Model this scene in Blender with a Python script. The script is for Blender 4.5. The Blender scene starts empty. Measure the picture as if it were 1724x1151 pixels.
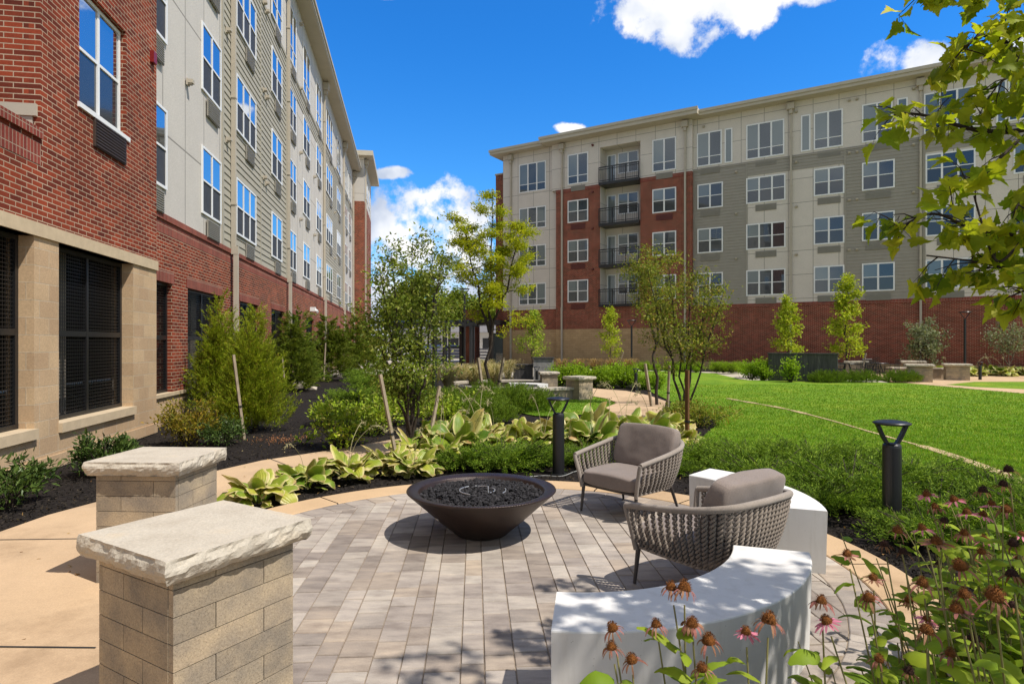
import bpy, math, random
import numpy as np
from mathutils import noise as mnoise, Vector
random.seed(7)
RS = np.random.RandomState(11)
PI = math.pi
SC = bpy.context.scene
COL = SC.collection
F, H, CU, HV = 1043.0, 1.6, 862.0, 578.0     # focal length, eye height, image centre, horizon (pixels of the photo)
def G(u, v, z=0.0):
    Y = F*(H-z)/(v-HV); return np.array([(u-CU)*Y/F, Y, z])
def P(u, v, Y): return np.array([(u-CU)*Y/F, Y, H-(v-HV)*Y/F])
def nrm(a): return a/np.maximum(np.linalg.norm(a, axis=-1, keepdims=True), 1e-9)
ORIG = {}
# ------------------------------------------------------------------ mesh collector
class MB:
    def __init__(s): s.V=[]; s.U=[]; s.F=[]; s.n=0
    def add(s, V, Fc, UV=None):
        V=np.asarray(V,float).reshape(-1,3); Fc=np.asarray(Fc,int)
        s.V.append(V); s.U.append(np.zeros((len(V),2)) if UV is None else np.asarray(UV,float).reshape(-1,2))
        s.F.append(Fc+s.n); s.n+=len(V); return s
    def box(s, a0,a1,b0,b1,c0,c1, fr=None, uvs=1.0, skip=''):
        q=[]; uv=[]
        def f(ps,us): q.extend(ps); uv.extend(us)
        if 'b' not in skip: f([(a0,b1,c0),(a1,b1,c0),(a1,b1,c1),(a0,b1,c1)],[(a0,c0),(a1,c0),(a1,c1),(a0,c1)])
        f([(a1,b0,c0),(a0,b0,c0),(a0,b0,c1),(a1,b0,c1)],[(a1,c0),(a0,c0),(a0,c1),(a1,c1)])
        f([(a0,b0,c0),(a0,b1,c0),(a0,b1,c1),(a0,b0,c1)],[(a0-b1+b0,c0),(a0,c0),(a0,c1),(a0-b1+b0,c1)])
        f([(a1,b1,c0),(a1,b0,c0),(a1,b0,c1),(a1,b1,c1)],[(a1,c0),(a1+b1-b0,c0),(a1+b1-b0,c1),(a1,c1)])
        f([(a0,b0,c1),(a0,b1,c1),(a1,b1,c1),(a1,b0,c1)],[(a0,b0),(a0,b1),(a1,b1),(a1,b0)])
        f([(a0,b1,c0),(a0,b0,c0),(a1,b0,c0),(a1,b1,c0)],[(a0,b1),(a0,b0),(a1,b0),(a1,b1)])
        V=np.array(q,float)
        if fr is not None: V=fr.to(V)
        return s.add(V, np.arange(len(V)).reshape(-1,4), np.array(uv)*uvs)
    def tube(s, pts, r, n=8, caps=True):
        pts=np.asarray(pts,float); m=len(pts); r=np.broadcast_to(np.asarray(r,float),(m,))
        T=np.gradient(pts,axis=0); T=nrm(T)
        up=np.array([0,0,1.0]) if abs(T[:,2]).mean()<0.8 else np.array([1.0,0,0])
        A=nrm(np.cross(T,up)); B=np.cross(T,A)
        an=np.linspace(0,2*PI,n,endpoint=False)
        V=(pts[:,None]+r[:,None,None]*(np.cos(an)[None,:,None]*A[:,None]+np.sin(an)[None,:,None]*B[:,None])).reshape(-1,3)
        i=np.arange(m-1)[:,None]*n; j=np.arange(n)[None]; k=(j+1)%n
        Fc=np.stack([i+j,i+k,i+n+k,i+n+j],-1).reshape(-1,4)
        s.add(V,Fc)
        if caps:
            for e,c in ((0,pts[0]),(m-1,pts[-1])):
                base=V[e*n:(e+1)*n]; W=np.vstack([base,c[None]])
                s.add(W,np.stack([np.arange(n),(np.arange(n)+1)%n,np.full(n,n)],-1))
        return s
    def lathe(s, prof, n=48, c=(0,0,0), a0=0, a1=2*PI):
        prof=np.asarray(prof,float); m=len(prof); full=abs(a1-a0-2*PI)<1e-6
        an=np.linspace(a0,a1,n,endpoint=not full)
        V=np.stack([c[0]+prof[:,None,0]*np.cos(an),c[1]+prof[:,None,0]*np.sin(an),c[2]+prof[:,None,1]+0*an],-1).reshape(-1,3)
        UV=np.stack(np.broadcast_arrays(an[None]*1.0,(prof[:,1])[:,None]),-1).reshape(-1,2)
        i=np.arange(m-1)[:,None]*n; j=np.arange(n if full else n-1)[None]; k=(j+1)%n
        return s.add(V,np.stack([i+j,i+k,i+n+k,i+n+j],-1).reshape(-1,4),UV)
    def poly(s, pts, z):       # flat polygon; uv in metres
        pts=np.asarray(pts,float)[:,:2]; V=np.c_[pts,np.full(len(pts),z)]
        return s.add(V,[list(range(len(pts)))],pts)
    def slab(s, pts, z0, z1):  # polygon with sides
        pts=np.asarray(pts,float)[:,:2]; n=len(pts); s.poly(pts,z1)
        V=np.vstack([np.c_[pts,np.full(n,z0)],np.c_[pts,np.full(n,z1)]]); i=np.arange(n); j=(i+1)%n
        return s.add(V,np.stack([i,j,j+n,i+n],-1),V[:,:2])
    def grid(s, Pg, UV=None, wrap=False):
        m,n=Pg.shape[:2]; i=np.arange(m-1)[:,None]*n; j=np.arange(n if wrap else n-1)[None]; k=(j+1)%n
        return s.add(Pg.reshape(-1,3),np.stack([i+j,i+k,i+n+k,i+n+j],-1).reshape(-1,4),UV)
    def leaves(s, C, L, W, axis=None, up=.5, spread=1.0, fold=.15, rs=RS):
        C=np.asarray(C,float); n=len(C)
        a=rs.normal(size=(n,3))*spread
        if axis is not None: a=a+axis
        a=nrm(a); nn=nrm(rs.normal(size=(n,3))*(1-up*.6)+np.array([0,0,up*1.6]))
        sd=nrm(np.cross(a,nn)); nn=np.cross(sd,a)
        L=np.broadcast_to(L,(n,))*rs.uniform(.7,1.25,n); Wd=L*W
        v0=C; v1=C+a*(L*.45)[:,None]+sd*(Wd*.5)[:,None]+nn*(Wd*fold)[:,None]
        v2=C+a*L[:,None]-nn*(L*.12)[:,None]; v3=C+a*(L*.45)[:,None]-sd*(Wd*.5)[:,None]+nn*(Wd*fold)[:,None]
        return s.add(np.stack([v0,v1,v2,v3],1).reshape(-1,3),np.arange(4*n).reshape(-1,4))
    def build(s, name, mat, parent=None, smooth=False, label=None, cat=None, kind=None, group=None, origin=None):
        V=np.vstack(s.V); U=np.vstack(s.U)
        if parent is not None: o0=np.array(ORIG[parent.name])
        elif origin is not None: o0=np.array(origin,float)
        else: o0=np.zeros(3)
        me=bpy.data.meshes.new(name)
        me.vertices.add(len(V)); me.vertices.foreach_set('co',(V-o0).astype(np.float32).ravel())
        li=np.concatenate([f.ravel() for f in s.F]); tot=np.concatenate([np.full(len(f),f.shape[1]) for f in s.F])
        st=np.concatenate([[0],np.cumsum(tot)[:-1]])
        me.loops.add(len(li)); me.loops.foreach_set('vertex_index',li.astype(np.int32))
        me.polygons.add(len(tot)); me.polygons.foreach_set('loop_start',st.astype(np.int32)); me.polygons.foreach_set('loop_total',tot.astype(np.int32))
        me.polygons.foreach_set('use_smooth',np.full(len(tot),smooth))
        me.update(calc_edges=True)
        uvl=me.uv_layers.new(name='UVMap'); uvl.data.foreach_set('uv',U[li].astype(np.float32).ravel())
        me.materials.append(mat); me.validate()
        o=bpy.data.objects.new(name,me); COL.objects.link(o)
        if parent is not None: o.parent=parent
        else: o.location=o0
        ORIG[o.name]=o0
        tag(o,label,cat,kind,group); return o
def tag(o,label=None,cat=None,kind=None,group=None):
    if label: o['label']=label
    if cat: o['category']=cat
    if kind: o['kind']=kind
    if group: o['group']=group
    return o
def thing(name,label,cat,loc=(0,0,0),group=None):
    o=bpy.data.objects.new(name,None); o.empty_display_size=.1; COL.objects.link(o); o.location=loc
    ORIG[o.name]=np.array(loc,float); return tag(o,label,cat,None,group)
def dup(root,loc,rz=0,sc=1.0,label=None,group=None):
    def cp(o,par):
        c=o.copy(); COL.objects.link(c); c.parent=par
        for ch in list(o.children): cp(ch,c)
        return c
    r=cp(root,None); place(r,loc,rz,sc)
    if label: r['label']=label
    if group: r['group']=group
    return r
def place(r,loc,rz=0,sc=1.0):
    r.location=loc; r.rotation_euler=(0,0,rz); r.scale=(sc,sc,sc) if np.isscalar(sc) else sc; return r
class Fr:
    def __init__(s,o,t):
        s.o=np.array(o,float); s.t=np.array([t[0],t[1],0.]); s.t/=np.linalg.norm(s.t)
        s.n=np.array([s.t[1],-s.t[0],0.])
    def to(s,V):
        V=np.asarray(V,float); return s.o+V[...,0:1]*s.t+V[...,1:2]*s.n+V[...,2:3]*np.array([0,0,1.])
def inpoly(x,y,poly):
    poly=np.asarray(poly)[:,:2]; c=np.zeros(len(x),bool); j=len(poly)-1
    for i in range(len(poly)):
        xi,yi=poly[i]; xj,yj=poly[j]
        t=((yi>y)!=(yj>y))&(x<(xj-xi)*(y-yi)/(yj-yi+1e-12)+xi); c^=t; j=i
    return c
def clip(poly, C, R, n=96, arc=None):   # convex polygon against a circle of radius R round C
    out=[np.array(p) for p in poly]
    for k in range(n):
        a=2*PI*(k+.5)/n; nv=np.array([math.cos(a),math.sin(a)]); d=R*math.cos(PI/n)
        res=[]
        for i in range(len(out)):
            p,q=out[i-1],out[i]; dp=(p-C)@nv-d; dq=(q-C)@nv-d
            if (dp<=0)!=(dq<=0): t=dp/(dp-dq); res.append(p+t*(q-p))
            if dq<=0: res.append(q)
        out=res
        if len(out)<3: return None
    return out
def smooth_path(pts,n):
    pts=np.asarray(pts,float); t=np.linspace(0,len(pts)-1,n); out=[]
    for x in t:
        i=min(int(x),len(pts)-2); f=x-i
        p0=pts[max(i-1,0)];p1=pts[i];p2=pts[i+1];p3=pts[min(i+2,len(pts)-1)]
        out.append(.5*((2*p1)+(-p0+p2)*f+(2*p0-5*p1+4*p2-p3)*f*f+(-p0+3*p1-3*p2+p3)*f**3))
    return np.array(out)
# ------------------------------------------------------------------ materials
def new(name):
    m=bpy.data.materials.new(name); m.use_nodes=True; nt=m.node_tree; b=nt.nodes['Principled BSDF']; return m,nt,b
def N(nt,t,**k):
    n=nt.nodes.new('ShaderNode'+t)
    for a,v in k.items():
        if hasattr(n,a): setattr(n,a,v)
        else: n.inputs[a].default_value=v
    return n
def ramp(nt,stops,interp='LINEAR'):
    r=N(nt,'ValToRGB'); cr=r.color_ramp; cr.interpolation=interp
    while len(cr.elements)<len(stops): cr.elements.new(.5)
    for e,(p,c) in zip(cr.elements,stops): e.position=p; e.color=(*c,1) if len(c)==3 else c
    return r
def coordn(nt,kind='Object'):
    return N(nt,'TexCoord').outputs[kind]
def bumpn(nt,b,h,st,dist=.01):
    bp=N(nt,'Bump'); bp.inputs['Strength'].default_value=st; bp.inputs['Distance'].default_value=dist
    nt.links.new(h,bp.inputs['Height']); nt.links.new(bp.outputs[0],b.inputs['Normal']); return bp
def mixc(nt,f,a,c,mode='MIX'):
    m=N(nt,'Mix',data_type='RGBA',blend_type=mode)
    for s,v in ((0,f),(6,a),(7,c)):
        if isinstance(v,bpy.types.NodeSocket): nt.links.new(v,m.inputs[s])
        else: m.inputs[s].default_value=v if s==0 else (*v,1)
    return m.outputs[2]
def noisy(nt,scale,vec=None,detail=6,rough=.6):
    n=N(nt,'TexNoise'); n.inputs['Scale'].default_value=scale; n.inputs['Detail'].default_value=detail; n.inputs['Roughness'].default_value=rough
    nt.links.new(vec if vec is not None else coordn(nt),n.inputs['Vector']); return n.outputs['Fac']
def simple(name,c,rough=.6,var=.12,scale=8,bump=0,bscale=60,metal=0,isl=0,spec=None):
    m,nt,b=new(name); b.inputs['Roughness'].default_value=rough; b.inputs['Metallic'].default_value=metal
    if spec is None and rough>.55: spec=.2
    if spec is not None: b.inputs['Specular IOR Level'].default_value=spec
    c=np.array(c)
    f=noisy(nt,scale); r=ramp(nt,[(.3,tuple(c*(1-var))),(.7,tuple(np.minimum(c*(1+var),1)))]); nt.links.new(f,r.inputs[0]); o=r.outputs[0]
    if isl:
        g=N(nt,'NewGeometry'); rr=ramp(nt,[(0,(1-isl,)*3),(1,(1+isl,)*3)]); nt.links.new(g.outputs['Random Per Island'],rr.inputs[0]); o=mixc(nt,1.0,o,rr.outputs[0],'MULTIPLY')
    nt.links.new(o,b.inputs['Base Color'])
    if bump: bumpn(nt,b,noisy(nt,bscale),bump)
    return m
def leafm(name,cols,rough=.5,trans=.35,dry=0):
    m,nt,b=new(name); g=N(nt,'NewGeometry')
    r=ramp(nt,[(i/(len(cols)-1),c) for i,c in enumerate(cols)]); nt.links.new(g.outputs['Random Per Island'],r.inputs[0])
    col=r.outputs[0]
    f=noisy(nt,2.5); rr=ramp(nt,[(.35,(.95,.95,.9)),(.65,(1.5,1.48,1.15))]); nt.links.new(f,rr.inputs[0]); col=mixc(nt,1.0,col,rr.outputs[0],'MULTIPLY')
    nt.links.new(col,b.inputs['Base Color']); b.inputs['Roughness'].default_value=rough+.1; b.inputs['Specular IOR Level'].default_value=.16
    t=N(nt,'BsdfTranslucent'); nt.links.new(mixc(nt,1.0,col,(1.3,1.35,.7),'MULTIPLY'),t.inputs[0]); mx=N(nt,'MixShader'); mx.inputs[0].default_value=trans
    nt.links.new(b.outputs[0],mx.inputs[1]); nt.links.new(t.outputs[0],mx.inputs[2]); nt.links.new(mx.outputs[0],nt.nodes['Material Output'].inputs[0])
    return m
def brickm(name,c1,c2,mort,w=.213,h=.0677,ms=.0062,off=.5,bump=.6,bias=0.,rough=.85,nv=.25):
    m,nt,b=new(name); uv=coordn(nt,'UV')
    t=N(nt,'TexBrick'); t.offset=off; t.offset_frequency=2; t.squash=1
    for k,v in (('Color1',(*c1,1)),('Color2',(*c2,1)),('Mortar',(*mort,1)),('Scale',1.),('Mortar Size',ms),('Mortar Smooth',.15),('Bias',bias),('Brick Width',w),('Row Height',h)): t.inputs[k].default_value=v
    nt.links.new(uv,t.inputs['Vector'])
    f=noisy(nt,1.3); rr=ramp(nt,[(.3,(1-nv,)*3),(.7,(1+nv*.6,)*3)]); nt.links.new(f,rr.inputs[0])
    f2=noisy(nt,45); r2=ramp(nt,[(.25,(.8,)*3),(.75,(1.15,)*3)]); nt.links.new(f2,r2.inputs[0])
    c=mixc(nt,1.0,mixc(nt,1.0,t.outputs[0],rr.outputs[0],'MULTIPLY'),r2.outputs[0],'MULTIPLY')
    nt.links.new(c,b.inputs['Base Color']); b.inputs['Roughness'].default_value=rough; b.inputs['Specular IOR Level'].default_value=.15
    inv=N(nt,'Math',operation='SUBTRACT'); inv.inputs[0].default_value=1; nt.links.new(t.outputs['Fac'],inv.inputs[1])
    ad=N(nt,'Math',operation='ADD'); nt.links.new(inv.outputs[0],ad.inputs[0]); mm=N(nt,'Math',operation='MULTIPLY'); mm.inputs[1].default_value=.35
    nt.links.new(f2,mm.inputs[0]); nt.links.new(mm.outputs[0],ad.inputs[1]); bumpn(nt,b,ad.outputs[0],bump,.006)
    return m
M={}
M['brick']=brickm('red_brick',(.285,.052,.022),(.115,.024,.014),(.44,.33,.23))
M['brick_dark']=brickm('shaded_side_brick',(.275,.056,.034),(.145,.034,.022),(.46,.33,.23))
M['soldier']=brickm('soldier_brick',(.27,.06,.04),(.19,.04,.03),(.36,.26,.19),w=.0677,h=.30,off=0)
M['stone']=brickm('tan_block',(.54,.385,.23),(.44,.30,.18),(.50,.41,.29),w=.406,h=.213,ms=.005,bump=.5,nv=.12)
M['stone2']=brickm('tan_block_far',(.50,.345,.185),(.42,.285,.15),(.33,.225,.13),w=.42,h=.16,ms=.008,bump=.5,nv=.12)
M['panel']=brickm('fibre_panel',(.56,.525,.47),(.54,.505,.455),(.27,.25,.22),w=1.22,h=2.85,ms=.02,off=0,bump=.3,nv=.04,rough=.7)
M['panel_far']=brickm('fibre_panel_beige',(.66,.60,.525),(.64,.58,.505),(.25,.225,.19),w=1.35,h=1.425,ms=.015,off=0,bump=.3,nv=.05,rough=.7)
M['siding']=simple('lap_siding',(.36,.335,.27),.7,.05,3)
M['siding_far']=simple('lap_siding_taupe',(.315,.288,.24),.7,.05,3)
M['trim']=simple('beige_trim',(.44,.39,.31),.6,.05,2)
M['eave']=simple('eave_paint',(.46,.41,.32),.6,.05,2)
M['limes']=simple('stone_sill',(.52,.41,.27),.8,.1,6,.2,60)
M['frame']=simple('white_vinyl',(.78,.78,.76),.4,.02,3)
M['screen']=simple('insect_screen',(.055,.058,.065),.6,.1,5)
M['grille']=simple('vent_grille',(.26,.24,.20),.5,.06,3)
M['grille_br']=simple('vent_grille_brown',(.055,.035,.025),.5,.1,3)
M['grille_red']=simple('vent_grille_red',(.12,.025,.018),.5,.1,3)
M['blackm']=simple('black_metal',(.012,.012,.013),.38,.1,8,.1,90)
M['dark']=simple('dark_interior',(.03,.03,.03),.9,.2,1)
M['conc_in']=simple('interior_concrete',(.35,.31,.25),.9,.1,2)
def glassm(name,fac,tint,base):
    m,nt,b=new(name); g=N(nt,'BsdfGlossy'); g.inputs['Color'].default_value=(*tint,1); g.inputs['Roughness'].default_value=.015
    nz=noisy(nt,.9,detail=1); bp=N(nt,'Bump'); bp.inputs['Strength'].default_value=.05; bp.inputs['Distance'].default_value=.05; nt.links.new(nz,bp.inputs['Height']); nt.links.new(bp.outputs[0],g.inputs['Normal'])
    b.inputs['Base Color'].default_value=(*base,1); b.inputs['Roughness'].default_value=.1
    mx=N(nt,'MixShader'); mx.inputs[0].default_value=fac
    nt.links.new(b.outputs[0],mx.inputs[1]); nt.links.new(g.outputs[0],mx.inputs[2]); nt.links.new(mx.outputs[0],nt.nodes['Material Output'].inputs[0]); return m
def glassv(name,fac,tint,cols):
    m=glassm(name,fac,tint,cols[0]); nt=m.node_tree; g=N(nt,'NewGeometry'); r=ramp(nt,[(i/len(cols),c) for i,c in enumerate(cols)],'CONSTANT'); nt.links.new(g.outputs['Random Per Island'],r.inputs[0]); nt.links.new(r.outputs[0],nt.nodes['Principled BSDF'].inputs['Base Color']); return m
M['glass']=glassm('window_glass',.62,(.9,.95,1),(.03,.04,.05))
M['glass_far']=glassv('window_glass_blind',.085,(.75,.88,1),[(.012,.018,.025),(.06,.08,.085),(.018,.027,.035),(.12,.145,.145),(.03,.042,.05),(.015,.022,.03)])
M['glass_dark']=glassm('window_glass_screened',.06,(.8,.85,.9),(.035,.04,.045))
# ground
def concrete(name,c,sc=1.0):
    m,nt,b=new(name); c=np.array(c)
    f=noisy(nt,1.2*sc,detail=8); r=ramp(nt,[(.3,tuple(c*.86)),(.7,tuple(c*1.1))]); nt.links.new(f,r.inputs[0])
    f2=noisy(nt,160,detail=3); r2=ramp(nt,[(.3,(.86,)*3),(.7,(1.1,)*3)]); nt.links.new(f2,r2.inputs[0])
    f4=noisy(nt,.45*sc,detail=9,rough=.7); r4=ramp(nt,[(.34,(.70,.68,.66)),(.46,(1,1,1)),(.7,(1.04,1.03,1.0))]); nt.links.new(f4,r4.inputs[0])
    nt.links.new(mixc(nt,1.0,mixc(nt,1.0,r.outputs[0],r2.outputs[0],'MULTIPLY'),r4.outputs[0],'MULTIPLY'),b.inputs['Base Color']); b.inputs['Roughness'].default_value=.85; b.inputs['Specular IOR Level'].default_value=.2; bumpn(nt,b,f2,.25,.004); return m
M['path']=concrete('tan_concrete',(.50,.355,.22))
M['curb']=concrete('tan_concrete_curb',(.50,.345,.20))
M['plaza']=concrete('pale_concrete',(.45,.40,.33))
M['asphalt']=concrete('asphalt',(.09,.09,.09))
def paverm():
    m,nt,b=new('paver_stone'); g=N(nt,'NewGeometry')
    r=ramp(nt,[(0,(.25,.21,.18)),(.22,(.385,.335,.285)),(.42,(.31,.265,.225)),(.6,(.42,.37,.31)),(.8,(.225,.19,.163)),(1,(.38,.31,.24))]); nt.links.new(g.outputs['Random Per Island'],r.inputs[0])
    mp=N(nt,'Mapping'); mp.inputs['Scale'].default_value=(1,2.6,1); nt.links.new(coordn(nt),mp.inputs['Vector'])
    f=noisy(nt,5,mp.outputs[0],detail=7); rr=ramp(nt,[(.3,(.72,.70,.70)),(.5,(1,1,1)),(.68,(1.22,1.2,1.16))]); nt.links.new(f,rr.inputs[0])
    f2=noisy(nt,220,detail=2); r2=ramp(nt,[(.3,(.85,)*3),(.7,(1.1,)*3)]); nt.links.new(f2,r2.inputs[0])
    nt.links.new(mixc(nt,1.0,mixc(nt,1.0,r.outputs[0],rr.outputs[0],'MULTIPLY'),r2.outputs[0],'MULTIPLY'),b.inputs['Base Color'])
    b.inputs['Roughness'].default_value=.85; b.inputs['Specular IOR Level'].default_value=.15; bumpn(nt,b,f2,.25,.003); return m
M['paver']=paverm()
M['joint']=simple('joint_sand',(.25,.195,.14),.95,.3,30,.4,150)
M['mulch']=simple('black_mulch',(.019,.0155,.0135),.95,.7,24,1.0,55,spec=.1)
M['chip']=leafm('mulch_chip',[(.008,.007,.007),(.028,.023,.02),(.016,.013,.012),(.05,.038,.03),(.02,.017,.015),(.012,.01,.01)],.75,0.0)
def lawnm():
    m,nt,b=new('lawn_turf'); c=coordn(nt)
    f=noisy(nt,.8,c,detail=5); r=ramp(nt,[(.28,(.095,.19,.012)),(.5,(.15,.27,.016)),(.72,(.26,.32,.028))]); nt.links.new(f,r.inputs[0])
    mp=N(nt,'Mapping'); mp.inputs['Rotation'].default_value=(0,0,-.25); mp.inputs['Scale'].default_value=(1,5,1); nt.links.new(c,mp.inputs['Vector'])
    f3=noisy(nt,1.6,mp.outputs[0],detail=3); r3=ramp(nt,[(.4,(.80,.82,.82)),(.62,(1.12,1.1,1.1)),(.70,(1.45,1.35,1.8))]); nt.links.new(f3,r3.inputs[0])
    f2=noisy(nt,38,c,detail=5,rough=.8); r2=ramp(nt,[(.3,(.45,.5,.4)),(.5,(.95,.95,.9)),(.72,(1.6,1.5,1.3))]); nt.links.new(f2,r2.inputs[0])
    nt.links.new(mixc(nt,1.0,mixc(nt,1.0,r.outputs[0],r3.outputs[0],'MULTIPLY'),r2.outputs[0],'MULTIPLY'),b.inputs['Base Color']); b.inputs['Roughness'].default_value=.8; b.inputs['Specular IOR Level'].default_value=.2
    bumpn(nt,b,f2,.9,.03); return m
M['lawn']=lawnm()
M['grass']=leafm('grass_blade',[(.08,.18,.012),(.13,.25,.017),(.20,.32,.03),(.10,.21,.014),(.28,.31,.05),(.12,.24,.016)],.5,.35)
M['bark']=simple('bark',(.05,.037,.028),.9,.35,30,.6,70)
M['bark_pale']=simple('pale_bark',(.16,.12,.09),.9,.3,20,.6,60)
M['stake']=simple('weathered_stake',(.29,.23,.16),.85,.25,9,.4,60)
M['stake_br']=simple('brown_stake',(.13,.062,.025),.85,.25,9,.4,60)
# ------------------------------------------------------------------ buildings
def wall(mb, fr, s0,s1,z0,z1,d=0.0,holes=(),depth=.25,ends=True):
    ss=sorted({s0,s1,*[h[0] for h in holes],*[h[1] for h in holes]}); zz=sorted({z0,z1,*[h[2] for h in holes],*[h[3] for h in holes]})
    ss=[s for s in ss if s0<=s<=s1]; zz=[z for z in zz if z0<=z<=z1]
    Q=[];U=[]
    def q(a,b): Q.extend(a);U.extend(b)
    for i in range(len(ss)-1):
        for j in range(len(zz)-1):
            cs=(ss[i]+ss[i+1])/2; cz=(zz[j]+zz[j+1])/2
            if any(h[0]<cs<h[1] and h[2]<cz<h[3] for h in holes): continue
            a,b,c,e=ss[i],ss[i+1],zz[j],zz[j+1]
            q([(a,d,c),(b,d,c),(b,d,e),(a,d,e)],[(a,c),(b,c),(b,e),(a,e)])
    for a,b,c,e in holes:
        k=d-depth
        q([(a,d,c),(a,d,e),(a,k,e),(a,k,c)],[(a,c),(a,e),(a+depth,e),(a+depth,c)])
        q([(b,d,c),(b,k,c),(b,k,e),(b,d,e)],[(b,c),(b-depth,c),(b-depth,e),(b,e)])
        q([(a,d,c),(a,k,c),(b,k,c),(b,d,c)],[(a,c),(a,c-depth),(b,c-depth),(b,c)])
        q([(a,d,e),(b,d,e),(b,k,e),(a,k,e)],[(a,e),(b,e),(b,e-depth),(a,e-depth)])
    if ends:
        k=d-depth
        q([(s0,d,z0),(s0,d,z1),(s0,k,z1),(s0,k,z0)],[(s0,z0),(s0,z1),(s0-depth,z1),(s0-depth,z0)])
        q([(s1,d,z0),(s1,k,z0),(s1,k,z1),(s1,d,z1)],[(s1,z0),(s1+depth,z0),(s1+depth,z1),(s1,z1)])
        q([(s0,d,z1),(s1,d,z1),(s1,k,z1),(s0,k,z1)],[(s0,z1),(s1,z1),(s1,z1+depth),(s0,z1+depth)])
    V=fr.to(np.array(Q,float)); mb.add(V,np.arange(len(V)).reshape(-1,4),U)
def laps(mb,fr,s0,s1,z0,z1,d,pitch=.19):
    z=z0
    while z<z1-.02:
        t=min(z+pitch,z1)
        V=fr.to(np.array([(s0,d+.026,z),(s1,d+.026,z),(s1,d+.006,t),(s0,d+.006,t),(s0,d,z),(s1,d,z)]))
        mb.add(V,[[0,1,2,3],[4,5,1,0]],[(s0,z),(s1,z),(s1,t),(s0,t),(s0,z),(s1,z)]); z+=pitch
def window(fr,par,s0,s1,z0,z1,n,d,style='hung',gm='glass',scr='screen',shade=0):
    f=MB(); fw,mw=(.055,.048) if fr is RF else (.036,.032); w=(s1-s0)
    f.box(s0-.02,s1+.02,d,d+.036,z0-.02,z0+fw,fr); f.box(s0-.02,s1+.02,d,d+.036,z1-fw,z1+.02,fr)
    xs=[s0+(w)*i/n for i in range(n+1)]
    for i,x in enumerate(xs):
        a,b=(x-.02,x+fw) if i==0 else ((x-fw,x+.02) if i==n else (x-mw,x+mw))
        f.box(a,b,d+.001,d+(.034 if 0<i<n else .035),z0+fw,z1-fw,fr)
    zm=z0+(z1-z0)*(.5 if style=='hung' else .27)
    g=MB(); sc_=MB()
    for i in range(n):
        a=xs[i]+(fw if i==0 else mw); b=xs[i+1]-(fw if i==n-1 else mw)
        if style!='single': f.box(a,b,d+.002,d+.032,zm-.022,zm+.022,fr)
        if style=='single': g.box(a,b,d+.003,d+.015,z0+fw,z1-fw,fr)
        else:
            g.box(a,b,d+.003,d+.018,zm+.022,z1-fw,fr)
            (sc_ if style=='hung' else g).box(a,b,d+.003,d+.012,z0+fw,zm-.022,fr)
    w_=f.build('window',M['frame'],par); g.build('pane',M[gm],w_)
    if sc_.V: sc_.build('insect_screen',M[scr],w_)
    return w_
def grille(fr,par,s0,s1,z0,z1,d,mat):
    g=MB(); g.box(s0,s1,d,d+.03,z0,z1,fr)
    k=int((z1-z0)/.045)
    for i in range(k): zz=z0+.02+i*.045; g.box(s0+.02,s1-.02,d+.03,d+.045,zz,zz+.018,fr)
    g.build('vent_grille',M[mat],par)
def downpipe(fr,par,s,ztop,d,zjog=4.1,dj=.06,mat='trim',zb=0.0):
    m=MB(); m.box(s-.055,s+.055,d+.03,d+.14,zjog+.1,ztop-.5,fr); m.box(s-.055,s+.055,d+dj+.03,d+dj+.14,zb,zjog-.12,fr)
    m.box(s-.06,s+.06,d+.035,d+dj+.145,zjog-.12,zjog+.1,fr)
    z=zjog+1.2
    while z<ztop-1: m.box(s-.075,s+.075,d+.01,d+.15,z,z+.05,fr); z+=2.85
    m.box(s-.09,s+.09,d+.02,d+.24,ztop-.75,ztop-.5,fr); m.box(s-.2,s+.2,d+.02,d+.32,ztop-.5,ztop-.12,fr)
    m.build('downpipe',M[mat],par)
def small_vents(fr,par,lst,mat='trim'):
    for s,z,d in lst:
        m=MB(); m.box(s-.07,s+.07,d,d+.03,z-.07,z+.07,fr); m.box(s-.06,s+.06,d+.03,d+.13,z-.02,z+.06,fr); m.box(s-.045,s+.045,d+.03,d+.10,z-.05,z-.02,fr)
        m.build('vent_hood',M[mat],par)
LF=Fr((-4.80,0,0),(-.1628,.9867))
Ys=lambda y:y/.9867
RF=None
LB=thing('apartment_building','long sunlit apartment block with pale panels, grey siding and mesh-screened openings in its brick base','building',tuple(LF.to(np.array([30.,0,0]))))
NB=.227
# --- near projecting bay
nb_top=17.0
s_c=11.29; s_b=7.73
m=MB(); 
wall(m,LF,s_b,s_c,3.08,nb_top,NB,holes=[(Ys(8.53),Ys(9.93),4.9,6.6),(Ys(8.53),Ys(9.93),7.75,9.45)],depth=.13)
wall(m,LF,0,s_b,3.08,4.12,NB,depth=.4)
m.box(s_b,s_b+.01,NB-2.5,NB-.13,4.55,nb_top,LF); m.build('brick_wall',M['brick'],LB)
m=MB(); m.box(0,s_b+.0,NB-.3,NB+.035,4.12,4.24,LF); m.box(0,s_b-.003,NB+.003,NB+.006,3.80,4.06,LF); m.box(s_b,s_c,NB+.003,NB+.0055,6.62,6.85,LF) if 0 else None
m.build('soldier_course',M['soldier'],LB)
m=MB(); m.box(s_b-.04,s_b+.0,NB-2.5,NB-.03,4.40,4.549,LF); m.box(s_b-.02,s_b,NB-2.5,NB-.08,4.24,4.40,LF); m.box(s_b-.9,s_b-.8,NB-3.5,NB-.9,4.24,5.6,LF); m.build('trim_band',M['trim'],LB)
m=MB(); wall(m,LF,0,s_c,0,2.91,NB,holes=[(Ys(5.0),Ys(7.50),.56,2.91),(Ys(8.03),Ys(10.2),.56,2.91)],depth=.3)
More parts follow.
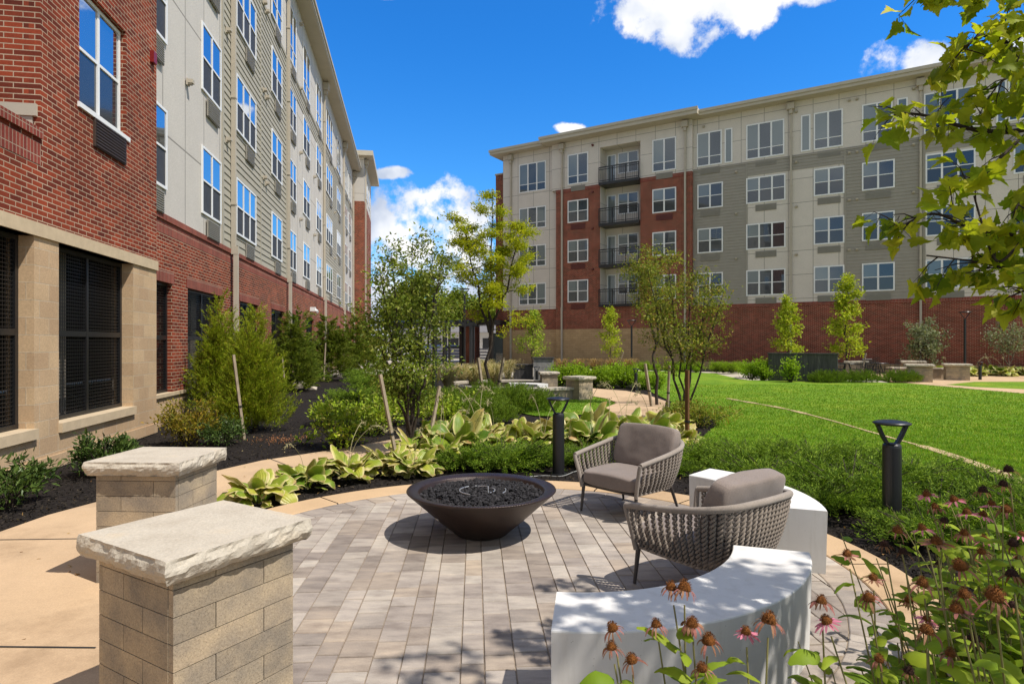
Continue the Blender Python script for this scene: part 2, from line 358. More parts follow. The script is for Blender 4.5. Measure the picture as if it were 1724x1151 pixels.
m.box(0,s_c+.0,NB,NB+.02,0,.17,LF); m.build('block_wall',M['stone'],LB)
m=MB(); m.box(0,s_c+.01,NB-.2,NB+.03,2.911,3.079,LF)
for a,b in ((5.0,7.50),(8.03,10.2)): m.box(Ys(a)-.01,Ys(b)+.01,NB-.25,NB+.05,.44,.565,LF)
m.build('stone_band',M['limes'],LB)
def screen(fr,par,s0,s1,z0,z1,d):
    f=MB(); b=.06
    f.box(s0,s1,d-.03,d+.03,z0,z0+b,fr); f.box(s0,s1,d-.03,d+.03,z1-b,z1,fr)
    sm=(s0+s1)/2; zm=z0+(z1-z0)*.5
    for x in (s0,s1-b,sm-b/2): f.box(x,x+b,d-.028,d+.028,z0+b,z1-b,fr)
    f.box(s0+b,s1-b,d-.026,d+.026,zm-.04,zm+.04,fr)
    o=f.build('screen_frame',M['blackm'],par)
    w=MB(); p=.05
    for i in range(int((s1-s0)/p)): x=s0+.03+i*p; w.box(x,x+.007,d-.006,d+.001,z0+.05,z1-.05,fr)
    for i in range(int((z1-z0)/p)): z=z0+.03+i*p; w.box(s0+.05,s1-.05,d-.001,d+.006,z,z+.009,fr)
    w.build('wire_mesh',M['blackm'],o)
for a,b in ((5.0,7.50),(8.03,10.2)): screen(LF,LB,Ys(a),Ys(b),.565,2.91,NB-.2)
# the window in the bay
for zz in (4.9,7.75):
    window(LF,LB,Ys(8.53)+.03,Ys(9.93)-.03,zz+.06,zz+1.67,2,NB-.11,'hung','glass','glass_dark')
    grille(LF,LB,Ys(8.9),Ys(9.88),zz-.45,zz-.03,NB,'grille_br')
    m=MB(); m.box(Ys(8.53)-.05,Ys(9.93)+.1,NB-.1,NB+.03,zz-.04,zz+.03,LF); m.build('window_sill',M['frame'],LB)
# --- main facade
S0,S1=s_c,53.0
ops=[(11.3,12.52),(13.39,15.8),(17.5,19.6),(21.5,23.7),(25.2,27.3),(28.7,31.0),(32.6,34.4),(36.7,38.3),(41,43),(46,47.6)]
H_=[(Ys(a),Ys(b),.62,2.8) for a,b in ops]
m=MB(); wall(m,LF,S0,S1,.62,4.0,0,holes=H_,depth=.3,ends=False); m.build('brick_wall',M['brick'],LB)
m=MB(); m.box(S0,S1,-.2,.035,4.0,4.12,LF)
m.box(S0,S1,0,.004,3.74,3.999,LF)
for a,b in ops: m.box(max(Ys(a)-.08,S0),Ys(b)+.08,0.0,.012,2.801,3.03,LF)
m.build('soldier_course',M['soldier'],LB)
m=MB(); wall(m,LF,S0,S1,0,.56,.02,depth=.3,ends=False); m.build('block_wall',M['stone'],LB)
m=MB(); m.box(S0,S1,-.28,.06,.56,.625,LF); m.build('window_sill',M['limes'],LB)
for a,b in ops: screen(LF,LB,Ys(a),Ys(b),.626,2.8,-.12)
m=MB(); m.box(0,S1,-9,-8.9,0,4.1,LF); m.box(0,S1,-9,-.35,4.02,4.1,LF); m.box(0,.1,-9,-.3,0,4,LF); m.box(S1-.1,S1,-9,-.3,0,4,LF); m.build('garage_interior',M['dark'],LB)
for a in (6.3,9.45,12.3,15.3,19.2,23.2,27,31):
    m=MB(); m.box(Ys(a)-.2,Ys(a)+.2,-.95,-.5,0,4.0,LF); m.build('garage_column',M['conc_in'],LB)
wp=MB(); wall(wp,LF,S0,Ys(15.85),4.12,16.05,0,ends=False); wall(wp,LF,Ys(15.85),S1,12.7,16.05,0,ends=False); wall(wp,LF,24.3,34.8,4.12,11.95,0,ends=False); wall(wp,LF,45.2,S1,4.12,11.95,0,ends=False)
wp.build('panel_cladding',M['panel'],LB)
ls=MB(); laps(ls,LF,Ys(15.85),24.3,4.12,12.62,0); laps(ls,LF,24.3,34.8,11.95,12.62,0); laps(ls,LF,34.8,45.2,4.12,12.62,0); laps(ls,LF,45.2,S1,11.95,12.62,0)
ls.build('lap_siding',M['siding'],LB)
m=MB()
m.box(Ys(15.85),S1,0,.04,12.62,12.75,LF)
for s in (Ys(15.85),24.3,34.8,45.2): m.box(s-.06,s+.06,0,.035,4.12,12.62,LF)
for s in (20.15,): m.box(s-.03,s+.03,0.005,.033,4.12,12.61,LF)
m.build('trim_band',M['siding'],LB)
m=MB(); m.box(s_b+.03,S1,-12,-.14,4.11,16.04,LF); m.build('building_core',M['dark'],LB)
m=MB(); m.box(s_b,S1+.3,-12,.62,16.06,16.14,LF); m.box(s_b,S1+.3,-12,.66,16.14,16.4,LF); m.box(0,S1+.32,.66,.72,16.3,16.44,LF); m.build('eave',M['eave'],LB)
cols=[(11.45,12.15,1),(14.25,15.65,2),(16.98,19.1,3),(21.34,23.0,2),(24.6,26.05,2),(27.8,29.6,2),(31.7,33.4,2),(35.3,38.0,3),(40.4,42.6,2),(45.7,47.5,2),(48.5,50.3,2)]
for (a,b,n) in cols:
    far=a>30
    for k in range(4):
        z0=4.62+2.85*k; z1=z0+1.52; st='hung'
        if k==3: z0,z1,st=12.98,15.1,'case'
        window(LF,LB,Ys(a),Ys(b),z0,z1,n,.03 if (a<24 and a>15.8) or 34.8<a<45 else .005,st,'glass','screen')
        grille(LF,LB,Ys(b)-1.12,Ys(b)-.2,z0-.52,z0-.1,.03,'grille')
for s in (16.8,24.45,34.75,45.05,52.7): downpipe(LF,LB,s,16.1,.0)
small_vents(LF,LB,[(Ys(y),z,.02) for y,zs in ((13.3,(7.2,10.05,12.9)),(16.15,(6.9,9.75,12.5)),(20.2,(7.0,9.85,12.7)),(20.55,(6.9,9.75,12.6)),(27.0,(7.0,9.9,12.7,15.5)),(30.9,(7.0,9.9)),(39.3,(7,9.9,12.7))) for z in zs])
# red alarm strobe, security camera
m=MB(); m.box(Ys(10.85),Ys(10.98),NB,NB+.07,6.55,6.75,LF); m.build('alarm_horn',simple('alarm_red',(.20,.012,.012),.4),LB)
m=MB(); m.box(Ys(29.9)-.1,Ys(29.9)+.1,0,.25,3.15,3.35,LF); m.tube(LF.to(np.array([(Ys(29.9),.25,3.2),(Ys(29.8),.36,3.12)])),.07,10); m.build('security_camera',M['frame'],LB)
# --- brick tower at the far end
LT=Fr(LF.to(np.array([52.9,0,0])),(-.1628,.9867)); TW=thing('stair_tower','narrow red brick stair tower at the far end of the long sunlit block','building',tuple(LT.o))
m=MB(); tw=[(3.0,3.6,z,z+1.5) for z in (4.8,7.6,10.4)]+[(6.2,6.9,z,z+1.5) for z in (4.8,7.6,10.4)]
wall(m,LT,0,9,0,13.6,.95,holes=tw,depth=.15,ends=False); m.box(-.0,.012,-3,.95,0,13.6,LT); m.build('brick_wall',M['brick'],TW)
m=MB(); m.box(0,9,-5,.949,13.6,17.3,LT) ; m.build('panel_cladding',M['panel'],TW)
m=MB(); m.box(.1,9,-4,.6,0,13.59,LT); m.build('tower_core',M['dark'],TW)
m=MB(); m.box(-.7,9.8,-5,1.7,17.3,17.7,LT); m.build('eave',M['eave'],TW)
for h in tw: window(LT,TW,h[0]+.03,h[1]-.03,h[2]+.03,h[3]-.03,1,.85,'hung','glass','glass_dark')
for a in (2.2,5.4): window(LT,TW,a,a+1.8,14.3,16.2,2,.955,'case','glass','glass_dark')
downpipe(LT,TW,.5,17.3,.95)
# dark entrance canopy beside the tower
cn=thing('entrance_canopy','dark metal entrance canopy on posts against the far end of the brick base','canopy',tuple(LT.to(np.array([7.5,2.2,0]))))
m=MB(); V=LT.to(np.array([(6,.96,4.0),(12,.96,4.0),(12,4.2,3.1),(6,4.2,3.1),(6,.96,3.75),(12,.96,3.75),(12,4.2,2.85),(6,4.2,2.85)])); m.add(V,[[0,1,2,3],[4,5,6,7],[0,3,7,4],[1,2,6,5],[3,2,6,7]]); m.build('canopy_roof',M['blackm'],cn)
for s in (6.3,9,11.7):
    m=MB(); m.box(s-.07,s+.07,3.9,4.05,0,2.86,LT); m.build('post',M['blackm'],cn)

# ------------------------------------------------------------------ second building
RF=Fr((-.69,47.76,0),(.853,-.522))
def us(u,d=0.0):
    k=(u-CU)/F; o=RF.o+RF.n*d
    return (o[1]*k-o[0])/(RF.t[0]-RF.t[1]*k)
RB=thing('apartment_building','shaded apartment block across the lawn with black balconies and taupe siding','building',tuple(RF.to(np.array([15.,0,0]))))
BD=.3; b0,b1=us(936,BD),us(1165,BD); r0,r1=us(1010,BD),us(1078,BD); RE=46.0
sb=us(1110)
m=MB(); wall(m,RF,sb,RE,.45,3.85,0,ends=False); wall(m,RF,0,b0,2.62,4.05,0,ends=False)
wall(m,RF,b0,r0,2.62,12.7,BD,depth=.3); wall(m,RF,r1,b1,2.62,12.7,BD,depth=1.2); wall(m,RF,r0,r1,2.62,4.3,BD,depth=.3,ends=False)
m.build('brick_wall',M['brick_dark'],RB)
m=MB(); m.box(b1,RE,-.1,.03,3.85,4.06,RF); m.box(0,b0-.01,-.1,.03,4.051,4.12,RF)
for a,b in ((b0,r0),(r1,b1)): m.box(a-.004,b+.004,BD-.1,BD+.015,12.45,12.70,RF)
m.build('soldier_course',M['soldier'],RB)
m=MB(); wall(m,RF,0,sb,0,2.62,.01,ends=False); wall(m,RF,b0,b1,0,2.62,BD+.005,ends=True,depth=.3); wall(m,RF,sb,RE,0,.45,.05,ends=False); m.build('block_wall',M['stone2'],RB)
m=MB()
wall(m,RF,0,b0,4.12,16.05,0); wall(m,RF,b1,RE,12.75,16.05,0,ends=False)
wall(m,RF,b0-.35,b1+.0,12.7,16.05,BD-.02,holes=[(r0,r1,12.7,15.25)],depth=1.3)
wall(m,RF,r0,r1,4.3,15.25,-.7,ends=False)
m.box(r0,r0+.01,-.7,BD-.03,4.3,12.7,RF)
PA=[(us(1257),us(1422.6)),(us(1556),RE)]
for a,b in PA: wall(m,RF,a,b,4.06,11.95,0.0,ends=False)
m.build('panel_cladding',M['panel_far'],RB)
m=MB(); SA=[(b1,us(1257)),(us(1422.6),us(1556))]
for a,b in SA: laps(m,RF,a,b,4.06,12.7,0)
for a,b in PA: laps(m,RF,a,b,11.95,12.7,0)
m.build('lap_siding',M['siding_far'],RB)
m=MB(); m.box(b1,RE,0,.04,12.70,12.80,RF)
for u in (1257,1422.6,1556): m.box(us(u)-.06,us(u)+.06,0,.035,4.06,12.69,RF)
m.build('trim_band',M['siding_far'],RB)
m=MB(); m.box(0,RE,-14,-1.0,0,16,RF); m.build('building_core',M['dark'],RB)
m=MB(); m.box(-.75,b0-.9,-14,.75,16.02,16.35,RF); m.box(b0-.9,b1+.55,-14,1.15,16.06,16.45,RF); m.box(b1+.55,RE,-14,.75,16.02,16.35,RF)
m.box(-.8,b0-.9,.75,.82,16.2,16.38,RF); m.box(b0-.95,b1+.6,1.15,1.22,16.3,16.48,RF); m.box(b1+.6,RE,.75,.82,16.2,16.38,RF)
m.build('eave',M['eave'],RB)
def rw(u0,u1,n,d,k,style=None):
    z0=4.55+2.85*k; z1=z0+1.55; st='hung'
    if k==3: z0,z1,st=12.98,15.1,'case'
    if style: st=style
    window(RF,RB,us(u0,d),us(u1,d),z0,z1,n,d+.004,st,'glass_far','glass_dark'); return z0
for k in range(4):
    z=4.5+2.85*k
    if k<3: window(RF,RB,us(874.7),us(919),z,z+1.58,3,.005,'case','glass_far','glass_dark')
    else: rw(874.7,919,3,.0,3)
    for (u0,u1,d) in ((956.4,990,BD),(1099,1138,BD)):
        z0=rw(u0,u1,2,d if k<3 else BD-.02,k); s=us((u0+u1)/2,d); grille(RF,RB,s-.55,s+.55,z0-.52,z0-.14,d,'grille_red' if k<3 else 'grille')
    for (u0,u1,n,t0,t1,tn,x0,x1) in ((1174.8,1216.7,2,1174,1214.8,2,1220.7,1232.7),(1257,1322,3,1257,1320,3,0,0),(1370.6,1421,2,1370.6,1418.6,2,1349,1364),(1451.8,1505.8,2,1451.8,1502,2,1511,1527.7),(1558.9,1641.6,3,1556,1640,3,0,0),(1707,1790,3,1698,1790,3,1678,1694)):
        dd=.026 if u0 in (1174.8,1451.8) else .0
        if k<3: z0=rw(u0,u1,n,dd,k)
        else:
            z0=rw(t0,t1,tn,0,3)
            if x0: rw(x0,x1,1,0,3,'single')
        s=us((u0+u1)/2); grille(RF,RB,s-.6,s+.6,z0-.53,z0-.14,dd,'grille')
    # balcony
    zf=4.2+2.85*k if k else 4.3
    dr=window(RF,RB,us(1023,-.7),us(1037,-.7),zf+.05,zf+2.15,1,-.695,'single','glass_far'); dr.name='balcony_door'
    window(RF,RB,us(1041,-.7),us(1075,-.7),zf+.75,zf+2.2,2,-.694,'hung','glass_far','glass_dark')
    bl=MB(); bl.box(r0,r1,-.69,BD+.25,zf-.18,zf,RF); bo=bl.build('balcony',M['blackm'],RB)
    rl=MB(); rl.box(r0,r1,BD+.2,BD+.25,zf+1.0,zf+1.06,RF); rl.box(r0,r1,BD+.2,BD+.24,zf+.08,zf+.12,RF); rl.box(r0,r1,BD+.2,BD+.24,zf+.86,zf+.9,RF)
    s=r0
    while s<r1: rl.box(s,s+.014,BD+.21,BD+.225,zf,zf+1.0,RF); s+=.13
    for s in (r0,(r0*2+r1)/3,(r0+2*r1)/3,r1-.05): rl.box(s,s+.05,BD+.195,BD+.255,zf,zf+1.05,RF)
    rl.build('railing',M['blackm'],bo)
for u,d in ((861,0),(947,BD),(1154,BD),(1332,0),(1550,0)): downpipe(RF,RB,us(u,d),16.05,d,zjog=4.1,dj=.04)
small_vents(RF,RB,[(us(u),z,.02) for u,zs in ((1240,(6.9,9.7,12.3)),(1341,(6.9,9.75,12.4,15.4)),(1430,(6.95,9.8,12.5,15.5)),(1443,(6.95,9.8,12.5,15.5)),(1538,(7,9.85,12.45,15.5)),(1185,(15.5,))) for z in zs])
small_vents(RF,RB,[(us(998,BD),z,BD) for z in (6.8,9.65,12.2,15.5)],'grille_red')
# brick wing behind the end
RW=thing('brick_wing','dark red brick wing rising behind the beige end of the shaded block','building',tuple(RF.to(np.array([-.7,-3,0]))))
m=MB(); m.box(-1.45,-.0,-9,-1.2,0,15.0,RF); m.build('brick_wall',M['brick_dark'],RW)
m=MB(); m.box(-1.5,-.01,-9.05,-1.15,15.0,15.12,RF); m.build('coping',M['trim'],RW)
# doorway at the wing foot + glass entrance
# low brick block and canopy in the gap
EP=thing('entrance_porch','flat-roofed porch on black posts behind the yellow-green tree','porch',tuple(RF.to(np.array([-2.5,1.0,0]))))
m=MB(); m.box(-4.2,.6,-.5,2.4,3.0,3.35,RF); m.build('porch_roof',M['blackm'],EP)
for s in (-4.0,-2.4,.3):
    m=MB(); m.box(s-.13,s+.13,2.0,2.25,0,3.0,RF); m.build('post',M['blackm'],EP)
m=MB(); m.box(-.9,.0,.02,.06,0,2.4,RF); m.build('glass_door',M['glass_far'],EP)
m=MB(); m.box(-4.2,-3.0,-1.2,-.6,0,4.3,RF); m.build('brick_pier',M['brick_dark'],EP)
# ------------------------------------------------------------------ ground
def px(*pts): return [G(u,v)[:2] for u,v in pts]
PC=np.array([-.03,4.38]); RO,RI,RS2=2.71,2.36,2.12
m=MB(); m.poly([(-400,-200),(400,-200),(400,900),(-400,900)],-.06); m.build('ground',M['plaza'],kind='structure')
# mulch: gently uneven sheet
def noise2(x,y,s): return np.array([mnoise.noise(Vector((a*s,b*s,3.3))) for a,b in zip(x.ravel(),y.ravel())]).reshape(x.shape)
gx=np.linspace(-9,6.5,190); gy=np.linspace(-1,18,230); X,Y=np.meshgrid(gx,gy)
Z=-.012+.016*noise2(X,Y,1.3)+.008*noise2(X,Y,5)
m=MB(); m.grid(np.stack([X,Y,Z],-1))
gx=np.linspace(-12,6.5,30); gy=np.linspace(18,30,30); X,Y=np.meshgrid(gx,gy); m.grid(np.stack([X,Y,0*X-.012],-1))
m.poly([(6.5,-6),(40,-6),(40,3.25),(6.5,3.25)],-.012); m.poly([(6.5,3.25),(12,3.25),(12,8),(6.5,8)],-.0125); m.poly([(-9,-6),(6.5,-6),(6.5,-1),(-9,-1)],-.0125)
bed=[RF.to(np.array(p,float))[:2] for p in ((-2,0,0),(46,0,0),(46,3.2,0),(24,3.0,0),(14,3.5,0),(-2,3.5,0))]; m.poly(bed,-.014)
m.build('mulch_bed',M['mulch'],kind='structure')
# lawn
LAWN=px((1165,772),(1260,803),(1400,852),(1500,885),(1600,930),(1724,975))+[np.array([9,3.2]),np.array([40,3.2]),np.array([40,19])]+px((1724,663),(1655,657),(1530,645.5),(1400,641),(1260,640),(1240,637),(1205,629),(1150,625),(1067,624.5),(1063,640),(1100,662),(1130,676),(1128,690),(1160,690),(1195,700),(1208,715),(1185,735))
m=MB(); m.poly(LAWN,.012); m.build('lawn',M['lawn'],kind='structure')
LAWN2=px((860,672),(930,668),(998,668),(1020,672),(1038,680),(1012,691),(960,702),(900,700),(850,690))
m=MB(); m.poly(LAWN2,.012); m.build('lawn',M['lawn'],kind='structure')
LAWN3=px((1590,648),(1640,653),(1724,657.5),(1900,668),(1900,646),(1724,643),(1640,643))
m=MB(); m.poly(LAWN3,.012); m.build('lawn',M['lawn'],kind='structure')
# concrete paths
PA1=[(-7.5,-1),(-4.6,3.0),(-4.33,4.6),(-4.28,5.18),(-4.26,5.69),(-4.12,6.18),(-3.85,7.2),(-3.37,8.34),(-2.62,9.2),(-2.0,10.1),(-.85,11.1),(.7,12.0),(1.7,13.3),(2.14,14.8),(2.8,16.5),(2.7,17.8),(2.3,18.7),(1.9,19.5),(2.0,22.5),(2.9,21.7),(3.8,20.6),(4.15,18.8),(4.2,16.9),(3.72,15.2),(2.95,13.0),(1.7,11.2),(0.0,10.2),(-1.3,9.35),(-2.1,7.9),(-2.44,7.04),(-2.66,6.3),(-2.72,5.6),(-2.745,4.9),(-2.735,4.37)]+[(PC[0]+2.362*math.cos(math.radians(q)),PC[1]+2.362*math.sin(math.radians(q))) for q in range(180,249,4)]+[(-1.05,1.7),(-1.2,-1)]
m=MB(); sm=np.array(PA1,float); m.slab(sm,-.03,.028); m.build('path',M['path'],kind='structure')
PL=px((1455,632),(1500,642),(1530,645.5),(1655,657),(1724,663),(1990,684),(1990,662),(1724,656),(1640,652),(1590,648),(1640,643),(1724,643),(1990,645),(1990,631),(1724,630),(1400,629),(1395,635))
m=MB(); m.slab(PL,-.03,.020); m.build('plaza_paving',M['path'],kind='structure')
jt=MB()
for a,b in (((-4.3,4.95),(-2.75,5.02)),((-4.7,3.25),(-2.15,3.2)),((-3.3,8.45),(-2.3,7.3)),((-1.5,10.5),(-.75,9.7)),((.5,11.9),(1.25,10.95)),((1.9,14.2),(3.2,13.8)),((2.8,16.6),(4.15,17.2)),((-6,1.9),(-1.3,2.3))):
    a=np.array(a);b=np.array(b); d=nrm(b-a); n=np.array([-d[1],d[0]])*.006; jt.poly([a-n,b-n,b+n,a+n],.0325)
jt.build('path_joint',M['dark'],kind='structure')
# edging strip in the lawn
ed=np.array(px((1225,672),(1245.6,675.7),(1318.6,689),(1391.6,707.4),(1459,727),(1515,743.3),(1563,756.5),(1633,780),(1724,815),(1900,895)))
ed=smooth_path(ed,60); T=nrm(np.gradient(ed,axis=0)); Nn=np.c_[-T[:,1],T[:,0]]
wv=np.where(np.arange(60)[:,None]<36,.05+.03*np.sin(np.arange(60)*1.7)[:,None],.085)
wv=np.where((np.arange(60)[:,None]>18)&(np.arange(60)[:,None]<38),.03,wv)
A=ed-Nn*wv; B=ed+Nn*wv; z=np.full((60,1),.03)
m=MB(); m.grid(np.stack([np.c_[A,z-.03],np.c_[A,z],np.c_[B,z],np.c_[B,z-.03]],1)); m.build('lawn_edging',M['path'],kind='structure')
# patio: bedding, pavers, soldier ring, concrete curb ring
m=MB(); an=np.linspace(0,2*PI,96,endpoint=False); m.slab(np.c_[PC[0]+RI*np.cos(an),PC[1]+RI*np.sin(an)],-.04,.029); m.build('patio_bedding',M['joint'],kind='structure')
pv=MB(); th=math.atan2(-62,1043); dr=np.array([math.sin(th),math.cos(th)]); cr_=np.array([dr[1],-dr[0]])
def paver(mb,poly,h=.036,bev=.004):
    poly=np.array(poly); n=len(poly); c=poly.mean(0)
    r=np.linalg.norm(poly-c,axis=1).min()
    if r<.012: return
    inn=c+(poly-c)*(1-bev/ max(r,.02)); dz=random.uniform(-.0012,.0012)
    V=np.vstack([np.c_[poly,np.full(n,.01)],np.c_[poly,np.full(n,h-bev+dz)],np.c_[inn,np.full(n,h+dz)]]); i=np.arange(n); j=(i+1)%n
    mb.add(V,np.vstack([np.stack([i,j,j+n,i+n],-1),np.stack([i+n,j+n,j+2*n,i+2*n],-1)])); mb.F.append(np.array([list(range(2*n,3*n))])+mb.n-3*n)
x=-2.5; wid=[.15,.115,.175,.115,.15,.175,.15,.115,.15,.175,.115,.175]; i=0
while x<2.5:
    w_=wid[i%12]; i+=1; y=-2.6+random.uniform(-.2,0)
    while y<2.6:
        l=random.choice([.14,.17,.2,.24,.24,.3]); g=.0028
        q=[PC+cr_*(x+g)+dr*(y+g),PC+cr_*(x+w_-g)+dr*(y+g),PC+cr_*(x+w_-g)+dr*(y+l-g-.002),PC+cr_*(x+g)+dr*(y+l-g-.002)]; y+=l
        if min(np.linalg.norm(p-PC) for p in q)>RS2: continue
        if max(np.linalg.norm(p-PC) for p in q)>RS2-.004: q=clip(q,PC,RS2-.004)
        if q is not None and len(q)>2: paver(pv,q)
    x+=w_
nseg=62
for k in range(nseg):
    a0=2*PI*k/nseg+.0012; a1=2*PI*(k+1)/nseg-.0012
    for (ra,rb) in ((RS2+.003,RI-.004),):
        q=[PC+ra*np.array([math.cos(a0),math.sin(a0)]),PC+rb*np.array([math.cos(a0),math.sin(a0)]),PC+rb*np.array([math.cos((a0+a1)/2),math.sin((a0+a1)/2)]),PC+rb*np.array([math.cos(a1),math.sin(a1)]),PC+ra*np.array([math.cos(a1),math.sin(a1)])]; paver(pv,q)
pv.build('patio',M['paver'],kind='structure')
m=MB(); nk=16
for k in range(nk):
    if k in (8,9,10): continue
    a0=2*PI*k/nk+.004; a1=2*PI*(k+1)/nk-.002; an=np.linspace(a0,a1,9)
    pr=np.array([(RI,-.03),(RI,.036),(RI+.006,.042),(RO-.006,.042),(RO,.036),(RO,-.03)])
    Vv=np.stack([PC[0]+pr[:,None,0]*np.cos(an),PC[1]+pr[:,None,0]*np.sin(an),pr[:,None,1]+0*an],-1); m.grid(Vv)
m.build('patio_curb',M['curb'],kind='structure')
# mulch chips
n=60000; yv=3.0*np.exp(RS.uniform(0,1,n)**.9*math.log(13/3.0)); xv=RS.uniform(-1,1,n)*yv*.9
LAWNp=np.array(LAWN); pth=np.array(PA1)
ok=(np.hypot(xv-PC[0],yv-PC[1])>RO+.01)&~inpoly(xv,yv,LAWNp)&~inpoly(xv,yv,pth)&(xv>-4.6-.165*yv)&(xv<6)
xv=xv[ok];yv=yv[ok]; ch=MB(); C=np.c_[xv,yv,RS.uniform(-.006,.018,len(xv))]
ch.leaves(C,RS.uniform(.012,.045,len(xv)),.45,up=.6); ch.build('bark_chips',M['chip'],kind='stuff',label='shredded black bark chips covering the planting beds',cat='mulch')
# grass blades
n=330000; yv=1/RS.uniform(1/24.,1/4.6,n); xv=RS.uniform(-.05,1,n)*yv*.93+.1
ok=(inpoly(xv,yv,LAWNp)|inpoly(xv,yv,np.array(LAWN2))); xv=xv[ok]; yv=yv[ok]; k=len(xv)
hh=RS.uniform(.022,.045,k); ww=.0016+.00055*yv; az=RS.uniform(0,2*PI,k); ln=RS.uniform(0,.03,k); la=RS.uniform(0,2*PI,k)
c=np.c_[xv,yv,np.full(k,.010)]; w2=np.c_[np.cos(az)*ww,np.sin(az)*ww,0*az]; tip=c+np.c_[np.cos(la)*ln,np.sin(la)*ln,hh]
m=MB(); m.add(np.stack([c-w2,c+w2,tip],1).reshape(-1,3),np.arange(3*k).reshape(-1,3)); m.build('grass',M['grass'],kind='stuff',label='short mown green grass blades of the lawn',cat='grass')
# ------------------------------------------------------------------ hard furniture
def blockm():
    m,nt,b=new('wall_block'); g=N(nt,'NewGeometry')
    r=ramp(nt,[(0,(.29,.235,.17)),(.35,(.37,.30,.21)),(.65,(.31,.255,.19)),(1,(.42,.33,.225))]); nt.links.new(g.outputs['Random Per Island'],r.inputs[0])
    f=noisy(nt,4.5,detail=3); r1=ramp(nt,[(.35,(.72,.74,.78)),(.65,(1.2,1.16,1.06))]); nt.links.new(f,r1.inputs[0])
    v=N(nt,'TexVoronoi'); v.inputs['Scale'].default_value=170; nt.links.new(coordn(nt),v.inputs['Vector']); r2=ramp(nt,[(.12,(.45,.42,.38)),(.3,(1,1,1))]); nt.links.new(v.outputs['Distance'],r2.inputs[0])
    f3=noisy(nt,110,detail=4); r3=ramp(nt,[(.3,(.78,)*3),(.7,(1.15,)*3)]); nt.links.new(f3,r3.inputs[0])
    c=mixc(nt,1.0,mixc(nt,1.0,mixc(nt,1.0,r.outputs[0],r1.outputs[0],'MULTIPLY'),r2.outputs[0],'MULTIPLY'),r3.outputs[0],'MULTIPLY')
    nt.links.new(c,b.inputs['Base Color']); b.inputs['Roughness'].default_value=.9; bumpn(nt,b,f3,.5,.004); return m
M['block']=blockm()
def capm():
    m,nt,b=new('limestone_cap'); f=noisy(nt,3.5,detail=8); r=ramp(nt,[(.3,(.40,.345,.27)),(.55,(.49,.435,.35)),(.72,(.52,.43,.31))]); nt.links.new(f,r.inputs[0])
    f3=noisy(nt,90,detail=6); r3=ramp(nt,[(.3,(.85,)*3),(.7,(1.08,)*3)]); nt.links.new(f3,r3.inputs[0])
    nt.links.new(mixc(nt,1.0,r.outputs[0],r3.outputs[0],'MULTIPLY'),b.inputs['Base Color']); b.inputs['Roughness'].default_value=.9; b.inputs['Specular IOR Level'].default_value=.2; bumpn(nt,b,f3,.6,.006); return m
M['cap']=capm()
def nz3(p,s=1.0,o=0.0): return mnoise.noise(Vector((p[0]*s+o,p[1]*s+o,p[2]*s)))
def rough_slab(mb, pts, z0, z1, step=.018, amp=.010, seed=0.):
    """thick slab over a polygon outline whose sides are split-faced"""
    pts=np.array(pts,float); per=[]; 
    for i in range(len(pts)):
        a,b=pts[i],pts[(i+1)%len(pts)]; k=max(2,int(np.linalg.norm(b-a)/step)); per+= [a+(b-a)*t/k for t in range(k)]
    per=np.array(per); n=len(per); c=per.mean(0); T=nrm(np.roll(per,-1,0)-np.roll(per,1,0)); Nn=np.c_[T[:,1],-T[:,0]]
    if ((per-c)*Nn).sum()<0: Nn=-Nn
    rows=[]; zs=np.linspace(z0,z1,8)
    for j,z in enumerate(zs):
        t=j/7.; q=[]
        for i in range(n):
            p=per[i]; a=mnoise.fractal(Vector((p[0]*14+seed,p[1]*14,z*22)),1.0,2.0,4)*amp*1.3+abs(nz3((p[0],p[1],z),38,seed))*amp*.6
            prof=-.010*(abs(t-.55)*1.6)**2*4*amp/.014
            if j==7: a=nz3((p[0],p[1],0),25,seed)*.004; prof=-.006
            q.append(np.r_[p+Nn[i]*(a+prof),z+(nz3((p[0],p[1],0),20,seed+5)*.003 if j<7 else 0)])
        rows.append(q)
    rows=np.array(rows); mb.grid(rows,wrap=True)
    top=rows[-1]; mb.add(top,[list(range(n))]); mb.add(rows[0],[list(range(n))])
def quad(c,ang,a,b):
    u=np.array([math.cos(ang),math.sin(ang)]); v=np.array([-u[1],u[0]]); c=np.array(c); return [c-u*a-v*b,c+u*a-v*b,c+u*a+v*b,c-u*a+v*b]
